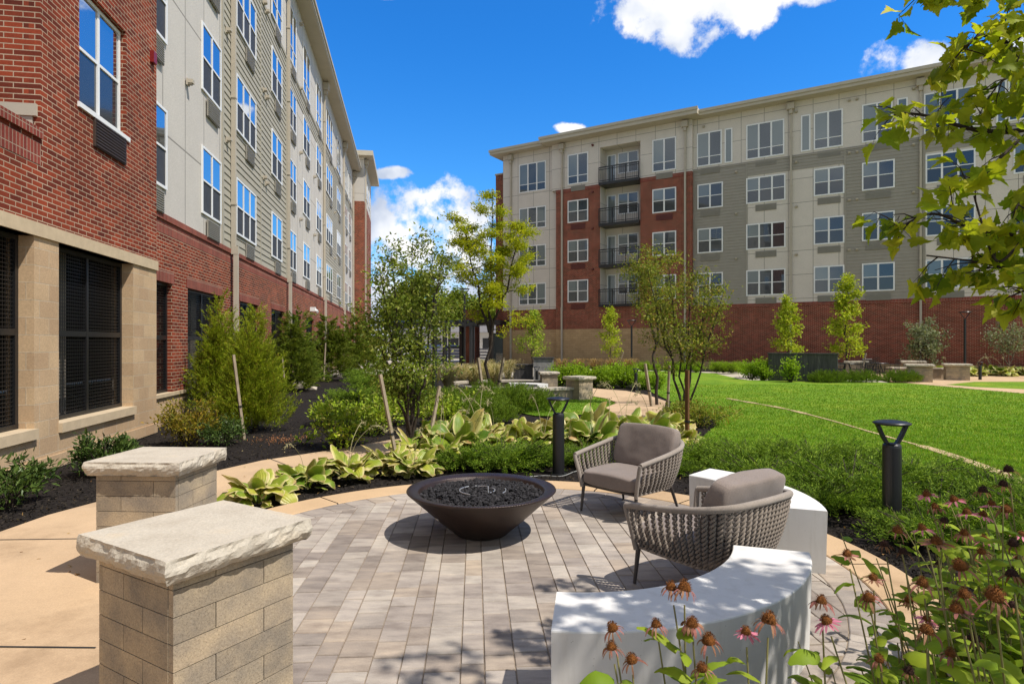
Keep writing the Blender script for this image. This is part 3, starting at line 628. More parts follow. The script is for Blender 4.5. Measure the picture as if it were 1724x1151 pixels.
def pillar(label,c,ang,ht,cap_s=.32,capb=.32,sh=.26,shb=.26,course=.1,caph=.092,seed=0.,group=None):
    t=thing('stone_pillar',label,'pillar',(c[0],c[1],0),group)
    m=MB(); rough_slab(m,quad(c,ang,cap_s,capb),ht-caph,ht,seed=seed); m.build('capstone',M['cap'],t)
    fr=Fr((c[0],c[1],0),(math.cos(ang),math.sin(ang))); m=MB(); z=0; k=0; top=ht-caph
    while z<top-.005:
        z1=min(z+course,top); g=.0018
        L=[-sh,-sh+.36*sh*2/.52*.52/.52*1.0,sh] if k%2 else [-sh,sh-.36*sh/.26,sh]
        L=[-sh,(-sh+.17 if k%2 else sh-.15),sh]
        for sgn in (1,-1):
            for a,b in zip(L[:-1],L[1:]):
                aa,bb=(a,b) if sgn>0 else (-b,-a)
                m.box(aa+g,bb-g,shb-.03 if sgn>0 else -shb,shb if sgn>0 else -shb+.03,z+g,z1-g,fr)
        L=[-shb+.03,(shb-.2 if k%2 else -shb+.19),shb-.03]
        for sgn in (1,-1):
            for a,b in zip(L[:-1],L[1:]): m.box(sh-.03 if sgn>0 else -sh,sh if sgn>0 else -sh+.03,a+g,b-g,z+g,z1-g,fr)
        z=z1; k+=1
    o=m.build('shaft',M['block'],t)
    m=MB(); m.box(-sh+.006,sh-.006,-shb+.006,shb-.006,-.02,top,fr); m.build('mortar_core',M['dark'],o); return t
pillar('nearest stone pillar with a rough-edged limestone cap, standing at the front of the paver patio',(-1.32,2.617),math.radians(59),.83,.325,.315,.268,.262,seed=1.)
pillar('stone pillar with a split-faced limestone cap behind the nearest one, beside the mulch bed',(-2.45,4.31),math.radians(-3),.83,.325,.305,.27,.255,seed=9.)
pillar('small stone pillar with rotated cap at the path end of the low curved seat wall',(1.93,17.75),math.radians(38),.66,.34,.34,.27,.27,seed=3.)
pillar('stone pillar in front of the green hedge, behind the low curved wall and white bench',(1.22,20.6),math.radians(5),.66,.32,.32,.26,.26,seed=4.)
pillar('stone pillar beside the dark yew, at the edge of the distant dining terrace',(16.9,25.7),math.radians(-28),.74,.5,.5,.42,.42,seed=5.)
pillar('stone pillar standing alone on the far tan path before the pale hosta border',(19.3,26.9),math.radians(-28),.72,.5,.5,.42,.42,seed=6.)
pillar('stone pillar half hidden behind the terrace-edge pillar in front of the brick wall',(18.9,29.2),math.radians(-28),.78,.5,.5,.42,.42,seed=7.)
pillar('stone pillar among the bistro chairs of the distant dining terrace',(16.1,29.0),math.radians(-28),.78,.5,.5,.42,.42,seed=8.)
# low curved seat walls
def arcwall(label,pts,ht,wd):
    t=thing('seat_wall',label,'low wall',(pts[0][0],pts[0][1],0)); c=smooth_path(pts,24)[:,:2]; T=nrm(np.gradient(c,axis=0)); Nn=np.c_[-T[:,1],T[:,0]]
    def band(w_,z0,z1):
        A=c-Nn*w_; B=c+Nn*w_; o=np.ones((24,1)); m=MB(); m.grid(np.stack([np.c_[A,o*z0],np.c_[A,o*z1],np.c_[B,o*z1],np.c_[B,o*z0]],1))
        for e in (0,-1): m.add([np.r_[A[e],z0],np.r_[B[e],z0],np.r_[B[e],z1],np.r_[A[e],z1]],[[0,1,2,3]])
        return m
    band(wd,-.02,ht-.07).build('wall_body',M['block'],t); band(wd+.05,ht-.07,ht).build('coping',M['cap'],t)
arcwall('low curved stone seat wall running into the small pillar beside the path',[(1.75,17.75),(.9,17.35),(0,17.35),(-.9,17.7),(-1.7,18.5)],.36,.14)
arcwall('low curved stone seat wall on the far side of the second seating circle',[(1.0,20.75),(.3,21.1),(-.5,21.1),(-1.4,20.6),(-2.0,19.8)],.36,.14)
arcwall('short low stone wall between the pillars of the distant terrace',[(17.6,28.9),(18.4,28.9),(19.4,28.0),(20.2,28.4)],.5,.16)
# water-feature slabs
def slatem():
    m,nt,b=new('stained_slate'); mp=N(nt,'Mapping'); mp.inputs['Scale'].default_value=(3,3,.35); nt.links.new(coordn(nt),mp.inputs['Vector'])
    f=noisy(nt,4,mp.outputs[0],detail=8,rough=.7); r=ramp(nt,[(.3,(.030,.028,.027)),(.55,(.065,.061,.057)),(.75,(.15,.14,.13))]); nt.links.new(f,r.inputs[0]); nt.links.new(r.outputs[0],b.inputs['Base Color']); b.inputs['Roughness'].default_value=.7; bumpn(nt,b,f,.4); return m
M['slate']=slatem(); M['slate_lt']=simple('pale_slate',(.27,.26,.24),.8,.4,5,.3,40)
def slab_wall(label,a,b,th,h,mat,capx=.04):
    fr=Fr((a[0],a[1],0),(b[0]-a[0],b[1]-a[1])); L=math.hypot(b[0]-a[0],b[1]-a[1]); t=thing('water_wall',label,'wall',(a[0],a[1],0))
    m=MB(); m.box(0,L,-th,0,-.02,h,fr); m.build('wall_body',mat,t); m=MB(); m.box(-capx,L+capx,-th-capx,capx,h,h+.05,fr); m.build('coping',M['slate'],t)
slab_wall('long dark water-stained slate wall behind the clipped shrubs across the lawn',(11.0,26.6),(13.3,25.3),.35,1.15,M['slate'])
slab_wall('pale streaked stone slab standing behind the pillar of the second seating circle',(.85,24.6),(1.62,24.5),.25,1.0,M['slate_lt'])
slab_wall('low dark panel beside the pale streaked stone slab and the tan grasses',(.05,24.9),(.8,24.75),.25,.72,M['slate'])
# ------------------------------------------------------------------ curved benches
def benchm():
    m,nt,b=new('white_cast_stone'); f=noisy(nt,2.2,detail=7); r=ramp(nt,[(.3,(.61,.59,.555)),(.7,(.69,.67,.635))]); nt.links.new(f,r.inputs[0])
    v=N(nt,'TexVoronoi'); v.inputs['Scale'].default_value=26; nt.links.new(coordn(nt),v.inputs['Vector']); r2=ramp(nt,[(.035,(.62,.6,.57)),(.07,(1,1,1))]); nt.links.new(v.outputs['Distance'],r2.inputs[0])
    nt.links.new(mixc(nt,1.0,r.outputs[0],r2.outputs[0],'MULTIPLY'),b.inputs['Base Color']); b.inputs['Roughness'].default_value=.75; b.inputs['Specular IOR Level'].default_value=.25; bumpn(nt,b,noisy(nt,60),.15,.003)
    mp=N(nt,'Mapping'); mp.inputs['Scale'].default_value=(7,7,.8); nt.links.new(coordn(nt),mp.inputs['Vector']); f5=noisy(nt,2.2,mp.outputs[0],detail=6,rough=.7); r5=ramp(nt,[(.36,(.80,.78,.74)),(.5,(1,1,1))]); nt.links.new(f5,r5.inputs[0])
    sk_=b.inputs['Base Color'].links[0].from_socket; nt.links.new(mixc(nt,.4,sk_,mixc(nt,1.0,sk_,r5.outputs[0],'MULTIPLY')),b.inputs['Base Color']); return m
M['bench']=benchm()
def bench(label,c,a0,a1,ri=.965,ro=1.36,h=.465,taper=.012):
    t=thing('curved_bench',label,'bench',(c[0]+1.16*math.cos((a0+a1)/2),c[1]+1.16*math.sin((a0+a1)/2),0))
    bv=.007; pr=[(ri+taper,0.036),(ri,h-bv),(ri+bv*.35,h-bv*.3),(ri+bv,h),(ro-bv,h),(ro-bv*.35,h-bv*.3),(ro,h-bv),(ro-taper,.036)]
    an=np.linspace(a0,a1,60); pr=np.array(pr); m=MB()
    V=np.stack([c[0]+pr[:,None,0]*np.cos(an),c[1]+pr[:,None,0]*np.sin(an),pr[:,None,1]+0*an],-1); m.grid(V)
    for e in (0,-1): m.add(V[:,e],[list(range(8))])
    return m.build('bench_body',M['bench'],t)
bench('white curved bench dappled by leaf shade, behind the drooping coneflowers',(.33,3.80),math.radians(-97.4),math.radians(-18.5))
bench('white curved bench in full sun behind the woven armchair, beside the junipers',(.86,4.66),math.radians(-20),math.radians(46))
bench('small white curved bench inside the second seating circle beyond the tan path',(.1,18.6),math.radians(40),math.radians(100),.9,1.35,.34)
# ------------------------------------------------------------------ fire bowl
def bronzem():
    m,nt,b=new('hammered_bronze'); uv=coordn(nt,'UV'); mp=N(nt,'Mapping'); mp.inputs['Rotation'].default_value=(0,0,.5); mp.inputs['Scale'].default_value=(10,60,1); nt.links.new(uv,mp.inputs['Vector'])
    wv=N(nt,'TexWave'); wv.inputs['Scale'].default_value=1.0; wv.inputs['Distortion'].default_value=2.5; wv.inputs['Detail'].default_value=2; nt.links.new(mp.outputs[0],wv.inputs['Vector'])
    f=noisy(nt,5); r=ramp(nt,[(.3,(.026,.016,.013)),(.7,(.045,.026,.020))]); nt.links.new(f,r.inputs[0]); nt.links.new(r.outputs[0],b.inputs['Base Color'])
    b.inputs['Metallic'].default_value=.35; b.inputs['Roughness'].default_value=.36; bumpn(nt,b,wv.outputs['Fac'],.35,.004); return m
M['bronze']=bronzem(); M['lava']=simple('lava_rock',(.028,.026,.027),.85,.5,30,.8,90,isl=.5); M['steel']=simple('steel',(.55,.53,.5),.35,.1,10,metal=.8)
BC=(-.25,5.1,0); fb=thing('fire_bowl','round dark bronze fire bowl filled with black lava rock in the middle of the patio','fire bowl',BC)
m=MB(); pr=[(0,.042),(.20,.042),(.215,.05),(.35,.165),(.48,.285),(.60,.392),(.612,.404),(.609,.410),(.595,.412),(.52,.398),(.512,.392),(.505,.36),(.30,.30),(0,.29)]
m.lathe(pr,96,(BC[0],BC[1],0)); m.build('bowl',M['bronze'],fb,smooth=True)
# lava rocks
ico=np.array([(0,0,-1),(.72,-.53,-.45),(-.28,-.85,-.45),(-.89,0,-.45),(-.28,.85,-.45),(.72,.53,-.45),(.28,-.85,.45),(-.72,-.53,.45),(-.72,.53,.45),(.28,.85,.45),(.89,0,.45),(0,0,1)])
icf=np.array([(0,1,2),(1,0,5),(0,2,3),(0,3,4),(0,4,5),(1,5,10),(2,1,6),(3,2,7),(4,3,8),(5,4,9),(1,10,6),(2,6,7),(3,7,8),(4,8,9),(5,9,10),(6,10,11),(7,6,11),(8,7,11),(9,8,11),(10,9,11)])
m=MB()
for k in range(1700):
    r=.50*math.sqrt(random.random()); a=random.random()*2*PI; s=random.uniform(.009,.021)
    V=ico*s*RS.uniform(.6,1.35,(12,1))*RS.uniform(.7,1.2,3); m.add(V+np.array([BC[0]+r*math.cos(a),BC[1]+r*math.sin(a),.368+random.uniform(0,.022)-.02*(r/.5)**4]),icf)
m.build('lava_rock',M['lava'],fb,kind='stuff')
m=MB()
for a0,a1,rr in ((2.2,4.3,.16),(5.5,6.9,.13),(-.5,.3,.22)):
    a=np.linspace(a0,a1,14); m.tube(np.c_[BC[0]+rr*np.cos(a)-.02,BC[1]-.02+rr*np.sin(a),np.full(14,.398)],.006,6)
m.tube([(BC[0]-.06,BC[1]+.12,.40),(BC[0]+.05,BC[1]+.10,.402),(BC[0]+.06,BC[1]-.12,.40)],.006,6); m.build('burner_ring',M['steel'],fb,smooth=True)
# key valve plate on the side
an_=math.radians(213); rr=.405; zc=.215; m=MB(); cx=BC[0]+rr*math.cos(an_); cy=BC[1]+rr*math.sin(an_); a=np.linspace(0,2*PI,17)
tn=np.array([-math.sin(an_),math.cos(an_),0]); upv=nrm(np.array([math.cos(an_)*.72,math.sin(an_)*.72,.69])); m.tube(np.array([cx,cy,zc])+np.cos(a)[:,None]*tn*.022+np.sin(a)[:,None]*upv*.016,.004,6); m.build('valve_ring',M['steel'],fb,smooth=True)
# ------------------------------------------------------------------ woven armchairs
def fabm(name,c,sc=900):
    m,nt,b=new(name); uv=coordn(nt); f=noisy(nt,3.2,detail=3); c=np.array(c); r=ramp(nt,[(.3,tuple(c*.88)),(.7,tuple(c*1.1))]); nt.links.new(f,r.inputs[0])
    f2=noisy(nt,260,uv,detail=2); r2=ramp(nt,[(.3,(.72,)*3),(.7,(1.2,)*3)]); nt.links.new(f2,r2.inputs[0]); nt.links.new(mixc(nt,1.0,r.outputs[0],r2.outputs[0],'MULTIPLY'),b.inputs['Base Color'])
    b.inputs['Roughness'].default_value=.95; b.inputs['Sheen Weight'].default_value=.2; bumpn(nt,b,f2,.25,.002); return m
M['cushion']=fabm('taupe_cushion',(.21,.165,.138)); M['rope']=fabm('taupe_rope',(.205,.165,.13)); M['rope_lt']=fabm('wrapped_rail',(.27,.225,.185)); M['leg']=simple('dark_bronze_leg',(.055,.046,.042),.4,.1,9)
def cushion(mb,cx,cy,cz,a,b,c,rx=0.,n=26,pw=.24,seed=0.,crease=.006,sag=0.):
    u=np.linspace(-1,1,n); 
    def sp(x,y,z):
        v=np.stack([x,y,z],-1); w=np.sign(v)*np.abs(v); r=(np.abs(w)**(1/pw*1.25)).sum(-1)**(pw/1.25); return w/np.maximum(r,1e-6)[...,None]
    A,B=np.meshgrid(u,u,indexing='ij'); o=np.ones_like(A)
    for X,Y,Z in ((A,B,o),(A,B,-o),(A,o,B),(A,-o,B),(o,A,B),(-o,A,B)):
        v=sp(X,Y,Z)*np.array([a,b,c]); fl=v.reshape(-1,3)
        d=np.array([mnoise.fractal(Vector((p[0]*5+seed,p[1]*5,p[2]*5)),1,2,3) for p in fl])*crease
        edge=(np.abs(fl[:,0])/a)**2*(np.abs(fl[:,1])/b)**2
        fl=fl+nrm(fl*np.array([1/a,1/b,1/c]))*d[:,None]; fl[:,2]*=(1-.28*edge)
        fl[:,2]-=sag*(1-(fl[:,0]/a)**2)*0
        cR,sR=math.cos(rx),math.sin(rx); y=fl[:,1]*cR-fl[:,2]*sR; z=fl[:,1]*sR+fl[:,2]*cR
        mb.grid(np.stack([fl[:,0]+cx,y+cy,z+cz],-1).reshape(n,n,3))
def armchair():
    t=thing('armchair','x','armchair',(0,0,0)); zs=.285
    half=[(-.305,.31),(-.315,.12),(-.32,-.06),(-.30,-.20),(-.235,-.295),(-.12,-.33),(0,-.335)]
    bot=np.array([(x,y,zs) for x,y in half]); bot=np.vstack([bot,(bot[:-1]*np.array([-1,1,1]))[::-1]]); bot=smooth_path(bot,121)
    halft=[(-.375,.345,.555),(-.392,.14,.585),(-.40,-.07,.615),(-.385,-.25,.648),(-.30,-.385,.675),(-.15,-.435,.688),(0,-.445,.69)]
    top=np.array(halft); top=np.vstack([top,(top[:-1]*np.array([-1,1,1]))[::-1]]); top=smooth_path(top,121)
    fs=MB(); ins=bot*np.array([.97,.97,1]); fs.tube(ins,.013,8); fs.tube([(-.3,.305,zs),(.3,.305,zs)],.013,8)
    for y in (-.15,.1): fs.tube([(-.31,y,zs),(.31,y,zs)],.010,6)
    fs.box(-.28,.28,-.28,.29,zs+.005,zs+.018); fs.build('seat_frame',M['leg'],t)
    for sx_ in (-1,1):
        l=MB(); l.tube([(sx_*.30,.305,zs+.0),(sx_*.31,.33,.04)],[.017,.011],10); l.build('leg',M['leg'],t,smooth=True)
        l=MB(); l.tube([(sx_*.285,-.235,zs),(sx_*.32,-.315,.04)],[.017,.011],10); l.build('leg',M['leg'],t,smooth=True)
    rail=MB(); pp=np.vstack([[(-.308,.318,zs-.02)],[(-.34,.335,.42)],[(-.368,.348,.53)]]); rail.tube(np.vstack([pp,(-.375,.345,.556)*np.array([1,1,1])]),.0185,10)
    rail.tube(np.vstack([pp,(-.375,.345,.556)*np.array([1,1,1])])*np.array([-1,1,1]),.0185,10)
    k=np.arange(484); tt=smooth_path(top,484); rr=.0205+.0012*(k%2); rail.tube(tt,rr,10); rail.tube(bot[2:-2],.011,8); rail.build('rail',M['rope_lt'],t,smooth=True)
    # braided ropes between seat frame and rail
    wv=MB(); ncol=42; idx=np.linspace(3,117,ncol)
    bl=smooth_path(bot,1200); tl=smooth_path(top,1200)
    for ci in range(ncol):
        f=idx[ci]/120; b=bl[int(f*1199)]; e=tl[int(f*1199)]; nxt=(tl[min(int(f*1199)+6,1199)]-tl[max(int(f*1199)-6,0)]); tg=nrm(nxt); L=np.linalg.norm(e-b); pitch=.060; nr=int(L/pitch*8)
        s=np.linspace(0,1,nr)[:,None]; base=b+(e-b)*s; on=nrm(np.cross(tg,nrm(e-b))); 
        if on@np.array([b[0],b[1]+.0,0])<0: on=-on
        base=base+on*(.018*np.sin(PI*s))
        ph=s[:,0]*L/pitch*2*PI+(ci%2)*PI
        for q in (0,PI):
            pts=base+tg*(.0135*np.sin(ph+q))[:,None]+on*(.0075*np.cos(ph+q))[:,None]
            wv.tube(pts,.0084,6,caps=False)
    wv.build('woven_rope',M['rope'],t,smooth=True)
    c=MB(); cushion(c,0,.02,.362,.322,.325,.078,seed=2.,pw=.17); c.build('seat_cushion',M['cushion'],t,smooth=True)
    c=MB(); cushion(c,0,-.255,.615,.325,.205,.075,rx=math.radians(90+17),seed=7.,crease=.008,pw=.15); c.build('back_cushion',M['cushion'],t,smooth=True)
    return t
ch1=armchair(); ch1['label']='taupe woven-rope armchair facing the camera across from the fire bowl'
def face(v): return math.atan2(v[1],v[0])-PI/2
place(ch1,(1.10,5.78,0),face((-.745,-.667)))
ch2=dup(ch1,(1.245,3.96,0),face((-.60,.80)),label='taupe woven-rope armchair seen from behind, tucked inside the dappled white bench')
# ------------------------------------------------------------------ bollard lights
def bollard():
    t=thing('bollard_light','x','bollard light',(0,0,0),'black bollard lights along the paths')
    m=MB(); m.lathe([(0,0),(.10,0),(.10,.012),(.073,.014),(.073,.715),(.070,.735),(.055,.748),(0,.75)],28); m.build('post',M['blackm'],t,smooth=False)
    m=MB(); m.lathe([(0,.905),(.07,.903),(.135,.908),(.147,.916),(.147,.924),(.12,.936),(.06,.945),(0,.948)],32); m.build('lamp_cap',M['blackm'],t,smooth=True)
    for s in (-1,1):
        m=MB(); c=smooth_path([(s*.030,0,.735),(s*.052,0,.765),(s*.085,0,.83),(s*.120,0,.912)],14)
        A=np.gradient(c,axis=0); A=nrm(A); nn=np.stack([A[:,2],0*A[:,0],-A[:,0]],-1)*.012; y=np.array([0,.022,0]); m.grid(np.stack([c-nn-y,c+nn-y,c+nn+y,c-nn+y],1),wrap=True); m.build('bracket',M['blackm'],t)
    return t
bo=bollard(); bo['label']='tall black bollard light with open yoke head rising from the junipers before the lawn'; place(bo,(3.25,5.30,0),math.radians(-5))
for (x,y,s,a,l) in ((.57,7.6,1,0,'black bollard light with open yoke head in the hosta bed behind the fire bowl'),(4.2,21.0,.8,.5,'distant black bollard light beside the curving path and staked trees'),(.92,22.9,.8,0,'distant black bollard light in front of the pale streaked stone slab'),(20.4,27.0,.85,0,'distant black bollard light beside the lone stone pillar on the far path')):
    dup(bo,(x,y,0),a,s,label=l)
# lamp posts with forked tops
def lamp(label,x,y,h,rot=0):
    t=thing('lamp_post',label,'lamp post',(x,y,0),'black lamp posts'); m=MB(); m.lathe([(0,0),(.11,0),(.11,.03),(.058,.04),(.055,h-.35),(0,h-.34)],16,(x,y,0)); m.build('post',M['blackm'],t,smooth=False)
    for a in (0,PI):
        m=MB(); a+=rot; m.tube(smooth_path([(x,y,h-.36),(x+.05*math.cos(a),y+.05*math.sin(a),h-.3),(x+.24*math.cos(a),y+.24*math.sin(a),h-.03)],8),.018,6); m.build('bracket',M['blackm'],t)
    m=MB(); m.lathe([(.18,h-.03),(.27,h-.03),(.275,h-.01),(.26,h+.01),(.18,h+.01),(.18,h-.03)],24,(x,y,0)); m.build('lamp_ring',M['blackm'],t)
lamp('tall black lamp post with forked ring head in front of the far brick wall',22.3,30.5,3.15)
lamp('tall black lamp post with forked ring head between the trees, before the tan block wall',6.95,36.0,2.95)
lamp('black lamp post rising through the small dense tree in the mulch bed',-1.86,14.9,3.2)
lamp('far black lamp post against the white clouds near the porch',-2.6,34.0,4.6)
# stakes
def stake(label,u0,v0,Y0,u1,v1,Y1,r=.021,mat='stake'):
    a=P(u0,v0,Y0); b=P(u1,v1,Y1); t=thing('tree_stake',label,'stake',(a[0],a[1],0),'wooden tree stakes'); d=nrm(b-a); a=a-d*.1
    m=MB(); m.tube([a,b],r,4); m.build('stake_shaft',M[mat],t)
    m=MB(); c=a+(b-a)*.42; m.tube([c-d*.014,c+d*.014],r*1.25,8); m.build('tie_strap',M['blackm'],t)
for s in (('weathered wooden stake leaning between the two large feathery evergreens',411,737,10.4,393,597,10.4,.028),
 ('short weathered stake leaning behind the yellow-leaved shrub, close to the brick base',350,690,12.8,333,632,13.6,.03),
 ('sturdy square stake leaning beside the pale hostas, near the fire bowl',671,790,7.9,640,630,7.9,.026),
 ('pale leaning stake just behind the fire bowl at the foot of the dense small tree',717,773,8.5,740,650,8.9,.026),
 ('dark stake leaning against the yellow-green tree on its bowl side',814,668,16.6,805,602,16.6,.045),
 ('pale grey stake leaning beside the yellow-green tree, before the seat wall',837,664,17.2,848,602,17.2,.045),
 ('thin stake leaning beside the straight-trunked tree next to the path',1097,684,15.6,1086,612,15.6,.04),
 ('pale upright stake between the straight-trunked tree and the multi-stemmed tree',1124,687,15.3,1127,615,15.3,.035),
 ('pale stake rising in front of the distant dark conifer beside the brick base',478,632,19.5,475,600,19.5,.03),
 ('slim pale stake in front of the third conifer along the brick base',545,636,25,548,577,25,.035),
 ('thin pale stake among the farthest conifers of the long bed',579,612,30,579,588,30,.03),
 ('short stake leaning among the bistro chairs of the far terrace',1450,630,27,1458,594,27,.04),
 ('thin leaning stake behind the hostas before the far brick wall',1670,620,30.5,1658,595,30.5,.03),
 ('stick stake leaning beside the small tree before the tan block wall',1043,612,33.5,1050,592,33.5,.03)): stake(*s)
stake('thick brown stake standing right behind the facing armchair at the lawn edge',1157,760,9.3,1157,623,9.3,.036,'stake_br')
# thin cable on the mulch
m=MB(); c=smooth_path([G(880,806),G(915,803),G(945,804),G(965,797),G(972,795)],20); c[:,2]=.02; m.tube(c,.005,6); m.build('cable',simple('grey_cable',(.3,.3,.28),.5),label='thin grey cable lying on the mulch behind the fire bowl',cat='cable')
# ------------------------------------------------------------------ distant terrace furniture
def bistro_table():
    t=thing('bistro_table','x','table',(0,0,0),'black bistro tables'); m=MB(); m.lathe([(0,.70),(.42,.70),(.43,.715),(.42,.73),(0,.73)],28); m.build('tabletop',M['blackm'],t)
    for k in range(4):
        a=k*PI/2+.4; m=MB(); m.tube([(.1*math.cos(a),.1*math.sin(a),.70),(.34*math.cos(a),.34*math.sin(a),.02)],.018,6); m.build('leg',M['blackm'],t)
    return t
def bistro_chair():
    t=thing('bistro_chair','x','chair',(0,0,0),'black bistro chairs'); m=MB(); m.box(-.22,.22,-.22,.22,.43,.46); m.build('seat',M['blackm'],t)
    for x in (-.2,.2):
        for y in (-.2,.2): m=MB(); m.tube([(x,y,.43),(x*1.12,y*1.12,.02)],.013,6); m.build('leg',M['blackm'],t)
    m=MB()
    for x in (-.2,-.1,0,.1,.2): m.tube([(x,-.21,.45),(x,-.26,.86)],.009,5)
    m.tube([(-.21,-.26,.86),(.21,-.26,.86)],.014,6); m.tube([(-.2,-.24,.66),(.2,-.24,.66)],.01,6); m.build('backrest',M['blackm'],t)
    for s in (-1,1): m=MB(); m.tube([(s*.21,-.24,.66),(s*.22,.18,.66),(s*.21,.2,.45)],.012,5); m.build('armrest',M['blackm'],t)
    return t
bt=bistro_table(); bt['label']='black bistro table next to the dark slate wall on the far terrace'; place(bt,(14.6,27.0,.02))
dup(bt,(16.1,27.3,.02),.3,label='black bistro table in the middle of the far terrace, between dark shrubs'); dup(bt,(17.3,30.6,.02),.3,label='black bistro table nearest the brick wall on the far terrace')
bc=bistro_chair(); bc['label']='black bistro chair closest to the dark slate wall'; place(bc,(14.0,26.7,.02),-1.2)
for x,y,a,l in ((15.2,27.2,1.6,'black bistro chair between the first two terrace tables'),(14.6,27.8,3.0,'black bistro chair behind the terrace table nearest the slate wall'),(15.5,26.6,-.9,'black bistro chair in front of the middle terrace table'),(16.8,27.4,1.5,'black bistro chair on the pillar side of the middle terrace table'),(16.3,28.2,3.1,'black bistro chair behind the middle terrace table'),(17.9,27.5,.4,'black bistro chair just beyond the terrace-edge pillar'),(18.0,31.0,1.7,'black bistro chair beside the table nearest the brick wall')): dup(bc,(x,y,.02),a,label=l)
# ------------------------------------------------------------------ beyond the gap
def car(label,x,y,rz,col,name):
    t=thing('parked_car',label,'car',(x,y,0)); pm=simple(name,col,.25,.02,2)
    prof=np.array([(-2.2,.35),(-2.25,.75),(-1.9,.95),(-1.35,1.0),(-.75,1.42),(.7,1.45),(1.35,1.0),(2.1,.9),(2.25,.6),(2.2,.35)])
    m=MB(); c=np.array([0,.8]); rows=[]
    for w_,s in ((-.88,.86),(-.84,.97),(-.6,1.0),(.6,1.0),(.84,.97),(.88,.86)):
        rows.append(np.c_[prof[:,0]*(.97+.03*s),np.full(10,w_)*np.where(prof[:,1]>1.2,.82,1),c[1]+(prof[:,1]-c[1])*s])
    cz,sz=math.cos(rz),math.sin(rz); R=lambda V: np.stack([x+V[...,0]*cz-V[...,1]*sz,y+V[...,0]*sz+V[...,1]*cz,V[...,2]],-1)
    rows=R(np.array(rows)); m.grid(rows,wrap=True); m.add(rows[0],[list(range(10))]); m.add(rows[-1],[list(range(10))]); b=m.build('body',pm,t)
    for s in (-1,1):
        m=MB(); m.add(R(np.array([(-1.2,s*.87,1.0),(-.7,s*.79,1.36),(.62,s*.79,1.38),(1.15,s*.87,1.0)])),[[0,1,2,3]]); m.build('side_window',M['screen'],b)
    for X in (-1.4,1.4):
        for s in (-1,1):
            m=MB(); a=np.linspace(0,2*PI,18,endpoint=False); 
            rg=[np.stack([X+r*np.cos(a),np.full(18,s*yy),.33+r*np.sin(a)],-1) for r,yy in ((.33,.70),(.33,.89),(.2,.90),(.02,.90))]; m.grid(R(np.array(rg)),wrap=True); m.build('wheel',M['blackm'],t)
car('dark blue car parked beyond the pergola, glimpsed past the dense small tree',-7.6,58,1.4,(.03,.05,.12),'blue_paint')
car('white car parked in the gap between the two blocks',-10.5,66,.2,(.7,.7,.7),'white_paint'); car('silver-blue car parked near the porch between the trees',-5.2,57,.1,(.12,.18,.32),'silver_blue_paint')
m=MB(); m.box(-14,-2,72,80,.0,2.9); V=m; hs=thing('low_building','long low white building with a shallow grey roof far beyond the gap','building',(-8,76,0)); m.build('wall',M['frame'],hs)
m=MB(); m.add([(-15,71,2.9),(-1,71,2.9),(-1,76,4.3),(-15,76,4.3),(-15,81,2.9),(-1,81,2.9)],[[0,1,2,3],[3,2,5,4]]); m.build('roof',simple('grey_roof',(.16,.15,.15),.9),hs)
m=MB()
for i in range(6): m.box(-13.4+i*2,-12.2+i*2,71.95,71.99,1.0,2.2)
m.build('window',M['screen'],hs)
h2=thing('distant_house','tall beige apartment house showing between tree tops in the far gap','building',(-16,120,0)); m=MB(); m.box(-22,-6,110,125,0,8.5); m.build('wall',M['trim'],h2)
m=MB(); m.box(-22.6,-5.4,109.5,125.5,8.5,9.0); m.build('roof',M['slate'],h2)
for i in range(5):
    for j in range(2): m=MB(); m.box(-21+i*3.1,-19.2+i*3.1,109.9,109.98,1.6+j*3.4,3.2+j*3.4); m.build('window',M['screen'],h2)
pg=thing('pergola','dark metal pergola spanning the gap between the two apartment blocks','pergola',(-5.5,45,0))
for i,x in enumerate((-8.9,-6.8,-4.7,-2.9)):
    for y in (43.5,46.5): m=MB(); m.box(x-.09,x+.09,y-.09,y+.09,0,2.85); m.build('post',M['blackm'],pg)
for y in (43.5,46.5): m=MB(); m.box(-9.3,-2.5,y-.08,y+.08,2.85,3.1); m.build('beam',M['blackm'],pg)
for i in range(12): m=MB(); m.box(-9.2+i*.6,-9.1+i*.6,43.1,46.9,3.1,3.25); m.build('rafter',M['blackm'],pg)
fc=thing('fence','pale horizontal rail fence beyond the pergola','fence',(-6,52,0))
for z in (.3,.55,.8,1.05): m=MB(); m.box(-11,-2,51.97,52.0,z,z+.14); m.build('rail',M['frame'],fc)
for i in range(6): m=MB(); m.box(-11+i*1.8,-10.9+i*1.8,51.9,52.05,0,1.25); m.build('post',M['frame'],fc)
# ------------------------------------------------------------------ vegetation
LM={}
LM['serv']=leafm('serviceberry_leaf',[(.07,.11,.014),(.12,.17,.02),(.19,.23,.035),(.09,.13,.016),(.30,.31,.08),(.06,.10,.012)],.4,.3)
LM['locust']=leafm('locust_leaf',[(.20,.25,.012),(.34,.36,.018),(.46,.43,.025),(.26,.30,.015),(.14,.19,.01)],.45,.45)
LM['olive']=leafm('birch_leaf',[(.12,.155,.02),(.19,.22,.03),(.08,.11,.015),(.27,.28,.06),(.28,.18,.04)],.4,.35)
LM['lime']=leafm('lime_leaf',[(.20,.27,.02),(.30,.35,.03),(.38,.40,.04),(.15,.21,.015)],.4,.4)
LM['juniper']=leafm('juniper_needle',[(.065,.125,.014),(.15,.235,.024),(.03,.065,.009),(.24,.33,.04),(.05,.095,.012)],.6,.25)
LM['cedar']=leafm('cedar_needle',[(.17,.23,.014),(.26,.32,.02),(.08,.12,.01),(.34,.38,.025),(.14,.18,.012),(.24,.17,.03)],.6,.25)
